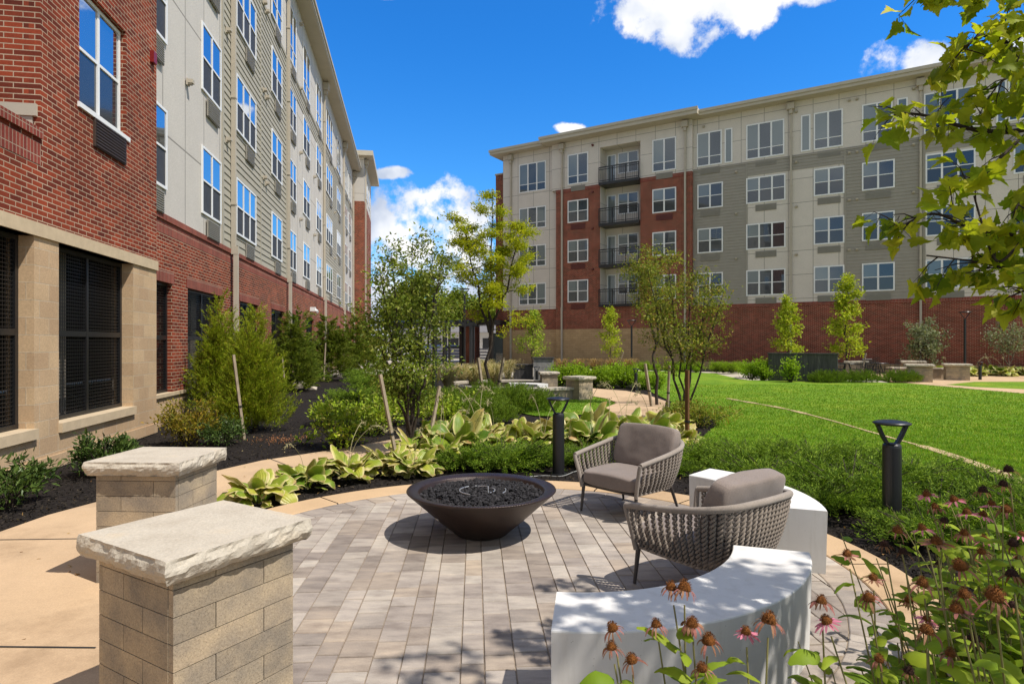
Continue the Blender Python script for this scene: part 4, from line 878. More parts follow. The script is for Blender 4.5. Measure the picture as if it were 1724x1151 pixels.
LM['spruce']=leafm('spruce_needle',[(.08,.125,.015),(.15,.19,.02),(.05,.08,.01),(.21,.22,.03)],.6,.2)
LM['yew']=leafm('yew_needle',[(.07,.13,.012),(.15,.23,.02),(.04,.075,.01),(.24,.32,.03)],.5,.2)
LM['hedge']=leafm('hedge_leaf',[(.13,.22,.012),(.20,.31,.02),(.28,.39,.03),(.09,.15,.01)],.4,.35)
LM['rhodo']=leafm('rhododendron_leaf',[(.03,.055,.015),(.05,.085,.02),(.08,.12,.03),(.03,.05,.014)],.25,.15)
LM['yellow']=leafm('yellowing_leaf',[(.16,.15,.02),(.28,.22,.025),(.10,.12,.015),(.30,.19,.03),(.09,.10,.012)],.4,.3)
LM['oak']=leafm('hydrangea_leaf',[(.13,.21,.015),(.21,.29,.02),(.30,.37,.04),(.08,.14,.012),(.38,.36,.08)],.4,.3)
LM['grassy']=leafm('dry_plume',[(.34,.28,.17),(.45,.38,.24),(.24,.24,.10),(.38,.27,.17),(.17,.20,.06)],.7,.3)
LM['red']=leafm('reddish_plume',[(.26,.16,.08),(.32,.2,.11),(.20,.16,.06)],.7,.3)
LM['grey']=leafm('silvery_leaf',[(.12,.15,.09),(.2,.22,.15),(.07,.10,.05),(.3,.3,.24)],.4,.3)
def branch(mb,a,b,r0,r1,seed,n=7,wob=.06):
    t=np.linspace(0,1,n)[:,None]; p=a+(b-a)*t; L=np.linalg.norm(b-a)
    w_=np.array([[nz3((k*.7+seed,seed*1.7,c*9.),1.) for c in range(3)] for k in range(n)])*L*wob*np.sin(PI*np.minimum(t,.8)/.8)
    p=p+w_; mb.tube(p,np.linspace(r0,r1,n),6); return p
def tree(label,base,stems,leaf,nleaf,ls,lw,crown,seed,bark='bark',cat='tree',name='tree',levels=(10,5),tier=False,axis=None,r0=.03,group=None,droop=0.,clump=.14,up=.5):
    """stems: list of tip offsets; crown: (z0 fraction of stem where branches start, branch length bottom, branch length top)"""
    rs=np.random.RandomState(seed); t=thing(name,label,cat,(base[0],base[1],0),group); tm=MB(); base=np.array([base[0],base[1],0.])
    tips=[]; z0,lb,lt=crown
    for si,(off,fork) in enumerate(stems):
        a=base+np.array([0,0,fork]) if fork else base-np.array([0,0,.02]); b=base+np.array(off,float)
        p=branch(tm,a,b,r0*(.75 if fork else 1),r0*.18,seed+si*3.1,12,.05); p=smooth_path(p,60)
        nb=levels[0]
        for k in range(nb):
            f=z0+(1-z0)*((k+rs.uniform(0,.8))/nb); q=p[int(min(f,.99)*59)]; fr=(f-z0)/(1-z0); L=(lb*(1-fr)+lt*fr)*rs.uniform(.7,1.15)
            az=k*2.4+rs.uniform(-.4,.4)+si; el=rs.uniform(.15,.5) if tier else rs.uniform(.35,1.0)
            d=np.array([math.cos(az)*math.cos(el),math.sin(az)*math.cos(el),math.sin(el)-droop]); e=q+d*L
            bp=branch(tm,q,e,r0*.32*(1-fr*.6),r0*.06,seed+k*1.3+si,6,.12)
            for j in range(levels[1]):
                g=.3+.7*(j+1)/levels[1]; s=bp[min(int(g*5),5)]; d2=nrm(d*.6+rs.normal(size=3)*np.array([.7,.7,.35 if tier else .6])); e2=s+d2*L*.33*rs.uniform(.5,1.1)
                tm.tube([s,(s+e2)/2+rs.normal(size=3)*.01,e2],[r0*.10,r0*.07,r0*.04],4,caps=False); tips.append((s,e2,d2))
        tips.append((p[-6],p[-1],nrm(p[-1]-p[-6])))
    tm.build('trunk',M[bark],t,smooth=True)
    S_=np.array([x[0] for x in tips]);E_=np.array([x[1] for x in tips]);D_=np.array([x[2] for x in tips])
    k=rs.randint(0,len(tips),nleaf); f=rs.beta(1.6,1.0,nleaf)[:,None]; C=S_[k]+(E_[k]-S_[k])*f*1.05+rs.normal(size=(nleaf,3))*clump*np.array([1,1,.55 if tier else .8])*.5
    ax=D_[k]*.8+np.array([0,0,-.15-droop]) if axis is None else np.array(axis)
    lm=MB(); lm.leaves(C,ls,lw,axis=ax,spread=.75,up=up,rs=rs); lm.build('crown',leaf,t); return t
# dense small multi-stem tree in the bed
b=np.array([-1.46,8.95]); tree('small dense multi-stemmed tree with dark glossy leaves standing in the hosta bed',(b[0],b[1]),[((-.45,.0,2.65),.12),((.0,.1,2.95),0),((.45,-.05,2.75),.12),((-.25,-.2,2.85),.3),((.3,.15,2.9),.25),((-.6,.1,2.0),.3)],LM['serv'],9600,.062,.45,(.24,.42,.34),21,levels=(11,5),r0=.032,clump=.19)
tree('taller feathery yellow-green tree between two stakes, left of the shaded block',(-.63,17.0),[((.1,0,5.75),0),((-.75,.1,5.0),1.9),((.95,-.1,4.9),1.7)],LM['locust'],20000,.085,.32,(.34,1.2,.3),33,levels=(15,6),tier=True,r0=.055,droop=.02,clump=.2)
tree('slim straight-trunked young tree with sparse crown beside the path',(3.72,15.9),[((-.05,0,3.9),0),((-.45,.2,3.6),1.5)],LM['olive'],4200,.075,.42,(.42,.75,.35),41,levels=(10,5),r0=.045,clump=.24)
tree('spreading multi-stemmed tree with thin arching branches beside the brown stake',(3.45,12.4),[((-.75,0,3.1),.1),((-.3,.1,3.25),.1),((.15,0,3.05),.1),((.75,-.1,2.6),.1),((-.5,0,2.4),.1),((.55,.15,3.0),.1)],LM['olive'],6800,.064,.42,(.36,.62,.3),52,levels=(8,5),r0=.032,clump=.18)
tree('small open tree in front of the tan block wall behind the pale slab',(1.0,31.0),[((.05,0,3.0),0)],LM['oak'],1900,.12,.5,(.3,.95,.3),61,levels=(12,4),r0=.04,clump=.3)
tree('narrow pale-green young tree against the tan block wall above the hedge',(5.45,34.0),[((-.1,0,3.4),0)],LM['lime'],1700,.12,.6,(.28,.6,.3),62,levels=(12,4),r0=.035,clump=.26)
tree('narrow lime-green young tree rising behind the dark slate wall',(12.9,29.0),[((0,0,3.45),0)],LM['lime'],2300,.125,.65,(.28,.75,.3),63,levels=(13,4),r0=.04,clump=.26)
tree('tallest lime-green columnar tree on the far terrace against the brick',(15.7,29.2),[((.1,0,4.6),0)],LM['lime'],3400,.13,.65,(.2,.9,.35),64,levels=(17,4),r0=.05,clump=.28)
tree('bushy silvery-green small tree behind the terrace-edge pillar',(20.75,31.2),[((0,0,2.45),0),((-.5,0,2.3),.3),((.6,0,2.2),.3)],LM['grey'],2300,.14,.5,(.2,.75,.4),65,levels=(9,4),r0=.04,clump=.3)
tree('rounded grey-twigged small tree farthest along the brick wall',(24.3,30.3),[((0,0,2.5),.5),((-.8,0,2.0),.5),((.8,0,2.3),.5)],LM['grey'],1900,.11,.5,(.25,.85,.5),66,levels=(10,6),r0=.04,bark='bark_pale',clump=.3)
# background trees beyond the gap
for i,(x,y,h,l) in enumerate(((-14,92,11,'dark tree far beyond the pergola, nearest the brick tower'),(-9,98,9.5,'dark rounded tree in the middle of the far gap'),(-4.0,90,8,'dark tree far behind the porch'),(-19,105,10,'far tree mostly hidden by the long sunlit block'))):
    tree(l,(x,y),[((0,0,h),0),((-1.5,0,h*.85),1.5),((1.5,0,h*.85),1.5)],LM['spruce'],5200,.45,.7,(.2,h*.36,h*.2),70+i,levels=(12,5),r0=.25,clump=1.3,group='trees beyond the gap')
# conifers: upright sprays
def conifer(label,x,y,h,r,leaf,n,seed,ls=.075,lw=.13,name='conifer',spread=.5,lift=1.0,cat='conifer',group=None,shape=.8,zb=.03,parts=True):
    rs=np.random.RandomState(seed); t=thing(name,label,cat,(x,y,0),group)
    m=MB(); m.tube([(x,y,0),(x,y,h*.8)],[.05*h/2.2,.012],8); m.build('trunk',M['bark'],t)
    nb=int(n/34); a=rs.uniform(0,2*PI,nb); zf=rs.beta(1.1,1.35,nb)*(1-zb)+zb; env=r*np.minimum((1-zf)**shape*1.25,1.0)*(.62+.38*np.minimum(zf/.18,1)); nl_=5 if h<3 and ls<.08 else 3; li=rs.randint(0,nl_,nb); la=li*2*PI/nl_+seed; ro=np.where(li==0,0,.36*r); lump=.62+.75*np.array([abs(nz3((math.cos(q)*1.7,math.sin(q)*1.7,zz*h*1.5),1.3,seed*3.)) for q,zz in zip(a,zf)]); rad=env*rs.uniform(.25,1.0,nb)**.55*lump*(.95 if nl_==3 else .85); hs=np.where(li==0,1.0,.72+.13*np.sin(li*2.2+seed))
    C=np.stack([x+ro*np.cos(la)+rad*np.cos(a),y+ro*np.sin(la)+rad*np.sin(a),zf*h*.93*hs],-1); out=np.stack([np.cos(a),np.sin(a),0*a],-1)
    D=nrm(out*.75+np.array([0,0,lift])+rs.normal(size=(nb,3))*.25); L=rs.uniform(.16,.46,nb)*h/2.4*(1-.3*zf)
    k=np.repeat(np.arange(nb),34); f=rs.uniform(0,1,len(k))[:,None]; B=C[k]+D[k]*L[k][:,None]*f+rs.normal(size=(len(k),3))*.022*h/2.4*(1.2-f)
    m=MB(); m.leaves(B,ls,lw,axis=D[k]*1.5,spread=spread,up=.2,rs=rs); m.build('foliage',leaf,t); return t
conifer('largest feathery yellow-green evergreen in the mulch bed, in front of the mesh screens',-4.72,11.4,2.38,.60,LM['cedar'],52000,1,.058,.17,spread=.55)
conifer('tall feathery evergreen leaning behind the largest one, against the brick pier',-6.25,13.3,2.75,.55,LM['cedar'],38000,2,.066,.17,spread=.55)
conifer('dark bronzy conifer beyond the large feathery evergreens',-7.5,21.0,2.75,.85,LM['spruce'],26000,3,.10,.16,lift=.3,shape=.9)
conifer('second dark conifer along the long brick base',-7.9,26.6,2.95,1.1,LM['spruce'],16000,4,.14,.17,lift=.3,shape=.9)
conifer('third conifer along the brick base, below the security camera',-8.2,31.5,3.3,1.15,LM['spruce'],12000,5,.17,.18,lift=.3,shape=.9)
conifer('farthest small conifer near the foot of the stair tower',-8.6,37.0,3.2,1.2,LM['yew'],9000,6,.2,.2,lift=.3,shape=.9)
conifer('slender conifer squeezed between the brick base and the dark bronzy one',-8.1,23.6,3.1,.9,LM['yew'],11000,7,.13,.18,lift=.4)
# shrubs built as leaf mounds
def shrub(label,x,y,rx,ry,h,leaf,n,seed,ls,lw,name='shrub',cat='shrub',group=None,nst=26,clump=.09,z0=.12,up=.6,stem='bark',bias=.5):
    rs=np.random.RandomState(seed); t=thing(name,label,cat,(x,y,0),group); sm_=MB(); tips=[]
    for k in range(nst):
        a=rs.uniform(0,2*PI); rr=rs.uniform(0.1,1)**bias; e=np.array([x+rx*rr*math.cos(a),y+ry*rr*math.sin(a),h*(1-.55*rr**2)*rs.uniform(.55,1.0)]); s=np.array([x+rx*.12*math.cos(a),y+ry*.12*math.sin(a),0])
        md=(s+e)/2+np.array([rx*.1*math.cos(a),ry*.1*math.sin(a),h*.1]); c=smooth_path([s,md,e],7); sm_.tube(c,np.linspace(.009,.003,7)*max(1,h/.8),5,caps=False); tips.append(c)
    sm_.build('stems',M[stem],t); T=np.array(tips); k=rs.randint(0,nst,n); f=(z0+(1-z0)*rs.beta(1.6,.8,n))*6; i=np.minimum(f.astype(int),5); C=T[k,i]+(T[k,i+1]-T[k,i])*(f-i)[:,None]+rs.normal(size=(n,3))*clump*np.array([1,1,.7])
    C[:,2]=np.maximum(C[:,2],.015); out=nrm(C-np.array([x,y,h*.2])); m=MB(); m.leaves(C,ls,lw,axis=out*.6+np.array([0,0,.25]),spread=.6,up=up,rs=rs); m.build('foliage',leaf,t); return t
shrub('dark glossy rhododendron shrub at the frame edge, closest to the tan block wall',-4.95,6.05,.46,.35,.62,LM['rhodo'],1500,101,.075,.36,clump=.05)
shrub('small dark rhododendron shrub between the tan block wall and the second stone pillar',-4.95,7.55,.36,.34,.58,LM['rhodo'],1500,102,.075,.36,clump=.05)
shrub('yellowing shrub with golden leaves in front of the leaning short stake',-5.1,9.75,.48,.38,.86,LM['yellow'],2600,103,.055,.42,clump=.07)
shrub('low dark green shrub tucked against the yellowing one',-4.55,9.75,.34,.34,.5,LM['rhodo'],1700,104,.055,.40,clump=.06)
for i,(u,v,s,h,l) in enumerate(((575,740,.55,.75,'leafy light-green shrub with lobed leaves in the open mulch, before the conifers'),(600,705,.6,.7,'broad-leaved shrub right behind the lobed light-green shrub'),(560,700,.5,.55,'pale broad-leaved shrub next to the open mulch, farther from the patio'),(640,715,.5,.8,'dark-tipped shrub at the foot of the small dense tree'),(660,700,.6,.7,'shrub hidden behind the trunk of the small dense tree'),(735,700,.55,.6,'leafy shrub beyond the dense tree, below the lamp post'),(765,688,.6,.6,'leafy shrub between the lamp post and the yellow-green tree'))):
    g=G(u,v+14); shrub(l,g[0],g[1],s,s*.8,h,LM['oak'],850,110+i,.075,.6,clump=.08)
g=G(512,748); shrub('tiny seedling shrub alone in the dark mulch',g[0],g[1],.12,.12,.28,LM['oak'],60,121,.07,.55,clump=.03,nst=5)
g=G(572,752); shrub('tiny rounded seedling beside the lobed light-green shrub',g[0],g[1],.14,.12,.24,LM['hedge'],70,122,.07,.7,clump=.03,nst=5)
shrub('rounded twiggy shrub around the foot of the multi-stemmed tree',3.7,12.1,.8,.55,.55,LM['olive'],3200,123,.06,.42,clump=.1)
# long yew row before the second seating circle
yp=None
ylab=['dark green yew below the pale stake','dark green yew under the yellow-green tree','spiky yew directly in front of the low seat wall','yew nearest the bollard, before the green grass patch','small front yew at the end of the open mulch','yew behind the dry hosta flower stalks','yew half hidden by the dense small tree','yew close to the tan ornamental grasses','yew at the rear corner of the seat wall']
ysp=[(805,700,.95),(765,690,.9),(860,692,1.0),(905,692,.9),(830,712,.8),(780,708,.85),(735,694,.9),(820,680,1.),(875,680,.9)]
def spiky(label,x,y,r,h,leaf,n,seed,name='yew_shrub',ls=.06,lw=.2,group=None,lift=1.3,cat='shrub'):
    rs=np.random.RandomState(seed); t=thing(name,label,cat,(x,y,0),group); nb=n//26
    a=rs.uniform(0,2*PI,nb); rr=r*rs.uniform(0,1,nb)**.6; C=np.stack([x+rr*np.cos(a)*.85,y+rr*np.sin(a)*.85,h*.05+h*.75*rs.uniform(0,1,nb)*(1-(rr/r)**2*.6)],-1)
    D=nrm(np.stack([np.cos(a)*rr/r,np.sin(a)*rr/r,np.full(nb,lift*.7)],-1)+rs.normal(size=(nb,3))*.25); L=rs.uniform(.12,.26,nb)*h/.6
    k=np.repeat(np.arange(nb),26); f=rs.uniform(0,1,len(k))[:,None]; B=C[k]+D[k]*L[k][:,None]*f+rs.normal(size=(len(k),3))*.012
    m=MB(); m.tube([(x,y,0),(x,y,h*.5)],.02,6); m.build('stems',M['bark'],t); m=MB(); m.leaves(B,ls,lw,axis=D[k],spread=.55,up=.3,rs=rs); m.build('foliage',leaf,t); return t
for (u,v,s),l in zip(ysp,ylab):
    g=G(u,v)
    if yp is None: yp=spiky('x',0,0,.62,.62,LM['yew'],9000,200); place(yp,(g[0],g[1],0)); yp['label']=l; yp['group']='yews before the second seating circle'
    else: dup(yp,(g[0],g[1],0),random.uniform(0,6),s,label=l)
# spreading junipers
def juniper(n,seed):
    rs=np.random.RandomState(seed); t=thing('spreading_juniper','x','juniper',(0,0,0),'low spreading junipers round the patio'); nb=n//62
    a=rs.uniform(0,2*PI,nb); L0=rs.uniform(.28,.74,nb); lift=rs.uniform(.12,.75,nb); D=nrm(np.stack([np.cos(a),np.sin(a),lift],-1)); C=np.stack([np.cos(a),np.sin(a),0*a],-1)*rs.uniform(0,.16,nb)[:,None]; C[:,2]=rs.uniform(.02,.12,nb)
    k=np.repeat(np.arange(nb),62); f=rs.uniform(.15,1,len(k)); sag=-.22*(f*L0[k])**2; B=C[k]+D[k]*(L0[k]*f)[:,None]+np.array([0,0,1])*sag[:,None]+rs.normal(size=(len(k),3))*.013
    B[:,2]=np.maximum(B[:,2],.012); m=MB()
    for i in range(0,nb,3): m.tube([C[i],C[i]+D[i]*L0[i]*.7],.004,4,caps=False)
    m.build('stems',M['bark'],t); m=MB(); m.leaves(B,.048,.22,axis=D[k]*1.2+np.array([0,0,.25]),spread=.6,up=.3,rs=rs); m.build('foliage',LM['juniper'],t); return t
jp=[juniper(17000,301),juniper(15000,302)]
jl=[(-.62,8.0,.85,'juniper behind the fire bowl, at the end nearest the pale stake'),(-.1,7.95,.95,'juniper directly behind the fire bowl rim'),(.35,8.3,.8,'juniper just before the bollard light in the hosta bed'),(1.0,8.2,.85,'juniper between the bollard light and the facing armchair'),
(1.95,7.75,.62,'small juniper sprig between the facing armchair and the brown stake'),(2.35,8.3,.9,'juniper behind the sunny white bench at the brown stake'),(3.05,8.0,1.05,'juniper at the lawn edge behind the sunny bench'),(2.9,7.0,1.05,'wide juniper behind the middle of the sunny white bench'),(3.75,7.7,1.1,'juniper spilling onto the lawn beyond the sunny bench'),(3.55,6.5,1.1,'juniper between the sunny bench and the tall bollard'),(3.0,6.0,.9,'juniper over the curb at the bench end, beside dead twigs'),(4.4,6.9,1.1,'juniper behind the tall bollard, reaching over the grass'),(3.95,5.75,1.0,'juniper crowding the base of the tall bollard'),(3.35,4.95,.75,'juniper in front of the tall bollard near the curb'),(4.75,6.0,1.0,'juniper beyond the tall bollard, at the coneflower side'),(3.95,4.9,.95,'juniper behind the first tall coneflowers'),(4.6,5.1,1.0,'juniper hidden by the densest pink coneflowers')]
for i,(x,y,s,l) in enumerate(jl):
    if i<2: place(jp[i],(x,y,0),random.uniform(0,6),s); jp[i]['label']=l
    else: dup(jp[i%2],(x,y,0),random.uniform(0,6),(s,s,s*random.uniform(.75,1.0)),label=l)
for x,y,s,l in ((-4.2,16.6,1.1,'low bright juniper in the open mulch below the conifers'),(-4.4,20.5,1.5,'bright green juniper mat far along the mulch bed'),(-3.4,19.0,1.4,'bright juniper mat behind the leafy shrubs'),(-5.2,23.5,1.7,'farthest bright juniper mat of the long bed')): dup(jp[0],(x,y,0),random.uniform(0,6),s,label=l,group='junipers of the long bed')
# hedge row and far shrubs
hp=shrub('x',0,0,.52,.52,.92,LM['hedge'],2600,401,.075,.55,name='hedge_shrub',clump=.1,nst=40,group='bright green hedge shrubs beyond the seating circle')
hl=[(1.75,22.9,'hedge shrub next to the pale slab and rear pillar'),(2.35,22.8,'hedge shrub just behind the small pillar cap'),(2.95,22.6,'hedge shrub in the middle of the bright row'),(3.5,22.5,'hedge shrub with its crown above the path bend'),(4.05,22.6,'last tall hedge shrub before the distant bollard'),(2.6,24.0,'rear hedge shrub below the reddish plumes'),(3.9,24.0,'rear hedge shrub nearer the lamp post'),(4.6,21.6,'low hedge shrub behind the leaning stake'),(5.1,21.7,'low hedge shrub behind the straight-trunked tree')]
for i,(x,y,l) in enumerate(hl):
    s=.7 if 'low' in l else 1.0+.1*math.sin(i*2)
    if i==0: place(hp,(x,y,0),0,s); hp['label']=l
    else: dup(hp,(x,y,0),i*1.3,s,label=l)
for i,(u,Y,s,l) in enumerate(((1264,27.6,1.0,'bright rounded shrub beside orange flowers at the lawn edge'),(1285,27.0,1.15,'large bright rounded shrub nearest the dark slate wall'),(1301,27.4,.9,'bright shrub touching the corner of the dark slate wall'))): dup(hp,((u-CU)*Y/F,Y,0),i,s,label=l,group='bright round shrubs by the slate wall')
shrub('upright narrow bright shrub growing in front of the dark slate wall',(1331-CU)*25.4/F,25.4,.35,.3,1.15,LM['hedge'],900,410,.1,.55,clump=.1)
for i,u in enumerate((1205,1218,1232,1246,1105,1130,1150,1172,1062,1085)):
    Y=34.5-(i%3)*.5; dup(hp,((u-CU)*Y/F,Y,0),i,.75 if i!=4 else .6,label=['low border shrub at the foot of the brick wall behind orange blooms','low border shrub by the shaded brick base, second from the bright round shrubs','low border shrub at the brick base behind the thin arching branches','low border shrub below the red brick, above the curved lawn corner','low border shrub seen between the slim tree trunk and its stake','low border shrub framed by the multi-stemmed tree','low border shrub at the join of tan block and brick','low border shrub behind the brown stake top','low border shrub at the foot of the far lamp post','low border shrub just beyond the far lamp post'][i],group='low border shrubs along the shaded block')
for i,(u,l) in enumerate(((1383,'small dark yew at the foot of the slate wall'),(1400,'small dark yew at the pale end of the slate wall'),(1430,'small dark yew before the first bistro table'),(1458,'small dark yew before the leaning stake on the terrace'),(1508,'small dark yew before the black terrace chairs'),(1528,'small dark yew touching the terrace-edge pillar'))):
    Y=25.3; dup(yp,((u-CU)*Y/F,Y,0),i,.85,label=l,group='dark yews edging the terrace')
# ornamental grasses
def fountain(label,x,y,h,r,leaf,n,seed,name='ornamental_grass',group=None):
    rs=np.random.RandomState(seed); t=thing(name,label,'grass',(x,y,0),group); a=rs.uniform(0,2*PI,n); rr=r*rs.uniform(.2,1,n); hh=h*rs.uniform(.55,1,n); f=np.linspace(0,1,6)
    out=np.stack([np.cos(a),np.sin(a),0*a],-1); c=np.array([x,y,0])+out[:,None]*(rr[:,None]*f**1.8)[...,None]+out[:,None]*.06; c[...,2]=hh[:,None]*(np.sin(f*1.9)/math.sin(1.57))*np.where(f>0,1,0)
    wd=(.0035+.0004*y)*(1-f*.8); sd=np.stack([-np.sin(a),np.cos(a),0*a],-1)[:,None]*wd[None,:,None]; m=MB(); V=np.stack([c-sd,c+sd],2).reshape(-1,3); b_=(np.arange(n)*12)[:,None]+np.arange(5)[None]*2
    m.add(V,np.stack([b_,b_+1,b_+3,b_+2],-1).reshape(-1,4))
    m.build('blades',leaf,t)
    m=MB(); k=rs.choice(n,n//5); e=c[k,-1]; m.leaves(np.repeat(e,8,0)+rs.normal(size=(len(k)*8,3))*.035,.06,.22,axis=np.array([0,0,.8]),spread=.6,rs=rs); m.build('plumes',leaf,t); return t
for i,(x,y,l) in enumerate(((-1.9,18.5,'tan fountain grass left of the yellow-green tree, nearest the dense tree'),(-1.2,19.3,'tan fountain grass directly behind the yellow-green tree trunk'),(-.55,20.0,'tan fountain grass beside the leaning pale stake'),(-1.7,21.0,'tall tan fountain grass in the rear of the plume bed'),(-.9,22.2,'rear tan fountain grass nearest the porch'),(-2.6,20.6,'tan fountain grass behind the lamp post'))): fountain(l,x,y,.95,.62,LM['grassy'],420,500+i,group='tan fountain grasses')
fountain('pale upright grass tuft before the dark panel and pale slab',-.15,23.6,1.0,.5,LM['grassy'],320,510); fountain('green-tinged grass tuft by the dark panel',-1.0,24.2,1.0,.5,LM['grassy'],300,511)
for i in range(5): fountain(['reddish plume grass behind the pale slab','reddish plume grass second along the hedge','reddish plume grass midway along the hedge','reddish plume grass near the narrow pale-green tree','last reddish plume grass before the lamp post'][i],2.2+i*.75,27.5,.95,.5,LM['red'],220,520+i,group='reddish plume grasses')
# ------------------------------------------------------------------ hostas
def hostam(name,inner,edge,dry):
    m,nt,b=new(name); uv=coordn(nt,'UV'); sp=N(nt,'SeparateXYZ'); nt.links.new(uv,sp.inputs[0])
    ab=N(nt,'Math',operation='ABSOLUTE'); nt.links.new(sp.outputs[0],ab.inputs[0])
    f=noisy(nt,16,detail=4); ad=N(nt,'Math',operation='ADD'); nt.links.new(ab.outputs[0],ad.inputs[0]); ml=N(nt,'Math',operation='MULTIPLY'); ml.inputs[1].default_value=.5; nt.links.new(f,ml.inputs[0]); nt.links.new(ml.outputs[0],ad.inputs[1])
    g=N(nt,'NewGeometry'); gi=ramp(nt,[(0,inner[0]),(.45,inner[1]),(.8,inner[2]),(1,dry)]); nt.links.new(g.outputs['Random Per Island'],gi.inputs[0])
    fb_=noisy(nt,3.0,detail=3); rb=ramp(nt,[(.38,(.55,.72,.5)),(.6,(1.08,1.05,1.0))]); nt.links.new(fb_,rb.inputs[0]); gsock=mixc(nt,1.0,gi.outputs[0],rb.outputs[0],'MULTIPLY')
    e=N(nt,'MapRange'); nt.links.new(ad.outputs[0],e.inputs[0]); e.inputs[1].default_value=.86; e.inputs[2].default_value=1.12
    c=mixc(nt,e.outputs[0],gsock,edge)
    tp=N(nt,'MapRange'); a2=N(nt,'Math',operation='ADD'); nt.links.new(sp.outputs[1],a2.inputs[0]); nt.links.new(ml.outputs[0],a2.inputs[1]); nt.links.new(a2.outputs[0],tp.inputs[0]); tp.inputs[1].default_value=1.12; tp.inputs[2].default_value=1.3
    c=mixc(nt,tp.outputs[0],c,dry)
    # pale parallel veins
    w=N(nt,'Math',operation='SINE'); w2=N(nt,'Math',operation='MULTIPLY'); w2.inputs[1].default_value=26; nt.links.new(ab.outputs[0],w2.inputs[0]); nt.links.new(w2.outputs[0],w.inputs[0])
    nt.links.new(c,b.inputs['Base Color']); b.inputs['Roughness'].default_value=.42; bumpn(nt,b,w.outputs[0],.35,.004)
    t=N(nt,'BsdfTranslucent'); nt.links.new(c,t.inputs[0]); mx=N(nt,'MixShader'); mx.inputs[0].default_value=.3; nt.links.new(b.outputs[0],mx.inputs[1]); nt.links.new(t.outputs[0],mx.inputs[2]); nt.links.new(mx.outputs[0],nt.nodes['Material Output'].inputs[0]); return m
M['hosta']=hostam('hosta_leaf',((.26,.33,.03),(.40,.42,.05),(.50,.47,.08)),(.68,.58,.26),(.50,.32,.14))
M['hosta_g']=hostam('hosta_leaf_green',((.14,.22,.02),(.22,.30,.025),(.36,.40,.05)),(.60,.54,.2),(.46,.28,.11))
M['stalk']=simple('dry_stalk',(.34,.30,.16),.8,.2,20)
def blade(mb,base,az,L,W,rise,bend,cup=.18,rs=RS,nv=9,nu=5,pet=.35):
    """petiole then heart-shaped arching blade"""
    f=np.linspace(0,1,nv); ang=rise-bend*np.linspace(0,1,24)**1.3; st=L/23; x=np.concatenate([[0],np.cumsum(np.cos(ang[:-1])*st)]); z=np.concatenate([[0],np.cumsum(np.sin(ang[:-1])*st)])
    d=np.array([math.cos(az),math.sin(az),0]); sdv=np.array([-math.sin(az),math.cos(az),0]); s_=pet+(1-pet)*f; xi=np.interp(s_*23,np.arange(24),x); zi=np.interp(s_*23,np.arange(24),z)
    mid=np.array(base)+d*xi[:,None]+np.array([0,0,1])*zi[:,None]; w=W*.5*np.sin(PI*np.clip(f,0,1)**.66)**.62; w[0]=.008; w[-1]=.004
    tg=nrm(np.gradient(mid,axis=0)); nn=nrm(np.cross(sdv,tg)); u=np.linspace(-1,1,nu); tw=rs.uniform(-.7,.7)
    wav=.06*W*np.sin(f*13+rs.uniform(0,6))
    Pg=mid[:,None]+sdv*(u*1.0)[None,:,None]*w[:,None,None]-nn[:,None]*(-(np.abs(u)**1.3)[None,:,None]*w[:,None,None]*cup*2.2)+nn[:,None]*(u[None,:,None]*tw*w[:,None,None])+np.array([0,0,1])*(wav[:,None]*np.abs(u)[None])[...,None]
    UV=np.stack([np.broadcast_to(u,(nv,nu)),np.broadcast_to(f[:,None],(nv,nu))],-1); mb.grid(Pg,UV)
    k=8; ps=pet*np.linspace(0,1.06,k); px_=np.interp(ps*23,np.arange(24),x); pz=np.interp(ps*23,np.arange(24),z); return np.array(base)+d*px_[:,None]+np.array([0,0,1])*pz[:,None]
def hosta(seed,nl=24,R=.42,mat='hosta',stalks=2):
    rs=np.random.RandomState(seed); t=thing('hosta','x','hosta',(0,0,0),'hostas'); m=MB(); s=MB()
    for k in range(nl):
        inner=k/nl; az=k*2.4+rs.uniform(-.3,.3); L=R*rs.uniform(.95,1.3)*(1.0-.12*inner); rise=rs.uniform(.7,1.25)+inner*.35; bend=rs.uniform(1.2,2.6)*(1.05-.3*inner); b=np.array([.05*math.cos(az),.05*math.sin(az),0])
        p=blade(m,b,az,L*1.25,R*rs.uniform(.45,.72),rise,bend,rs=rs); s.tube(p,.006,4,caps=False)
    for k in range(7):   # withered leaves on the ground
        az=rs.uniform(0,6.28); blade(m,(.05*math.cos(az),.05*math.sin(az),.02),az,R*1.15,R*.3,.25,.45,rs=rs)
    m.build('leaves',M[mat],t,smooth=True); s.build('leaf_stems',M['hosta_g'],t)
    if stalks:
        q=MB()
        for k in range(stalks):
            az=rs.uniform(0,6.28); c=smooth_path([(0,0,.1),(.1*math.cos(az),.1*math.sin(az),.42),(.3*math.cos(az),.3*math.sin(az),.62),(.42*math.cos(az),.42*math.sin(az),.60)],16); q.tube(c,.0035,4,caps=False); C=np.repeat(c[9:],5,0)+rs.normal(size=(35,3))*.010; q.leaves(C,.032,.32,axis=np.array([0,0,-.5]),rs=rs)
        q.build('seed_stalk',M['stalk'],t)
    return t
hs_=[hosta(601,34,.34,'hosta',0),hosta(602,32,.35,'hosta_g',1),hosta(603,38,.33,'hosta',2)]
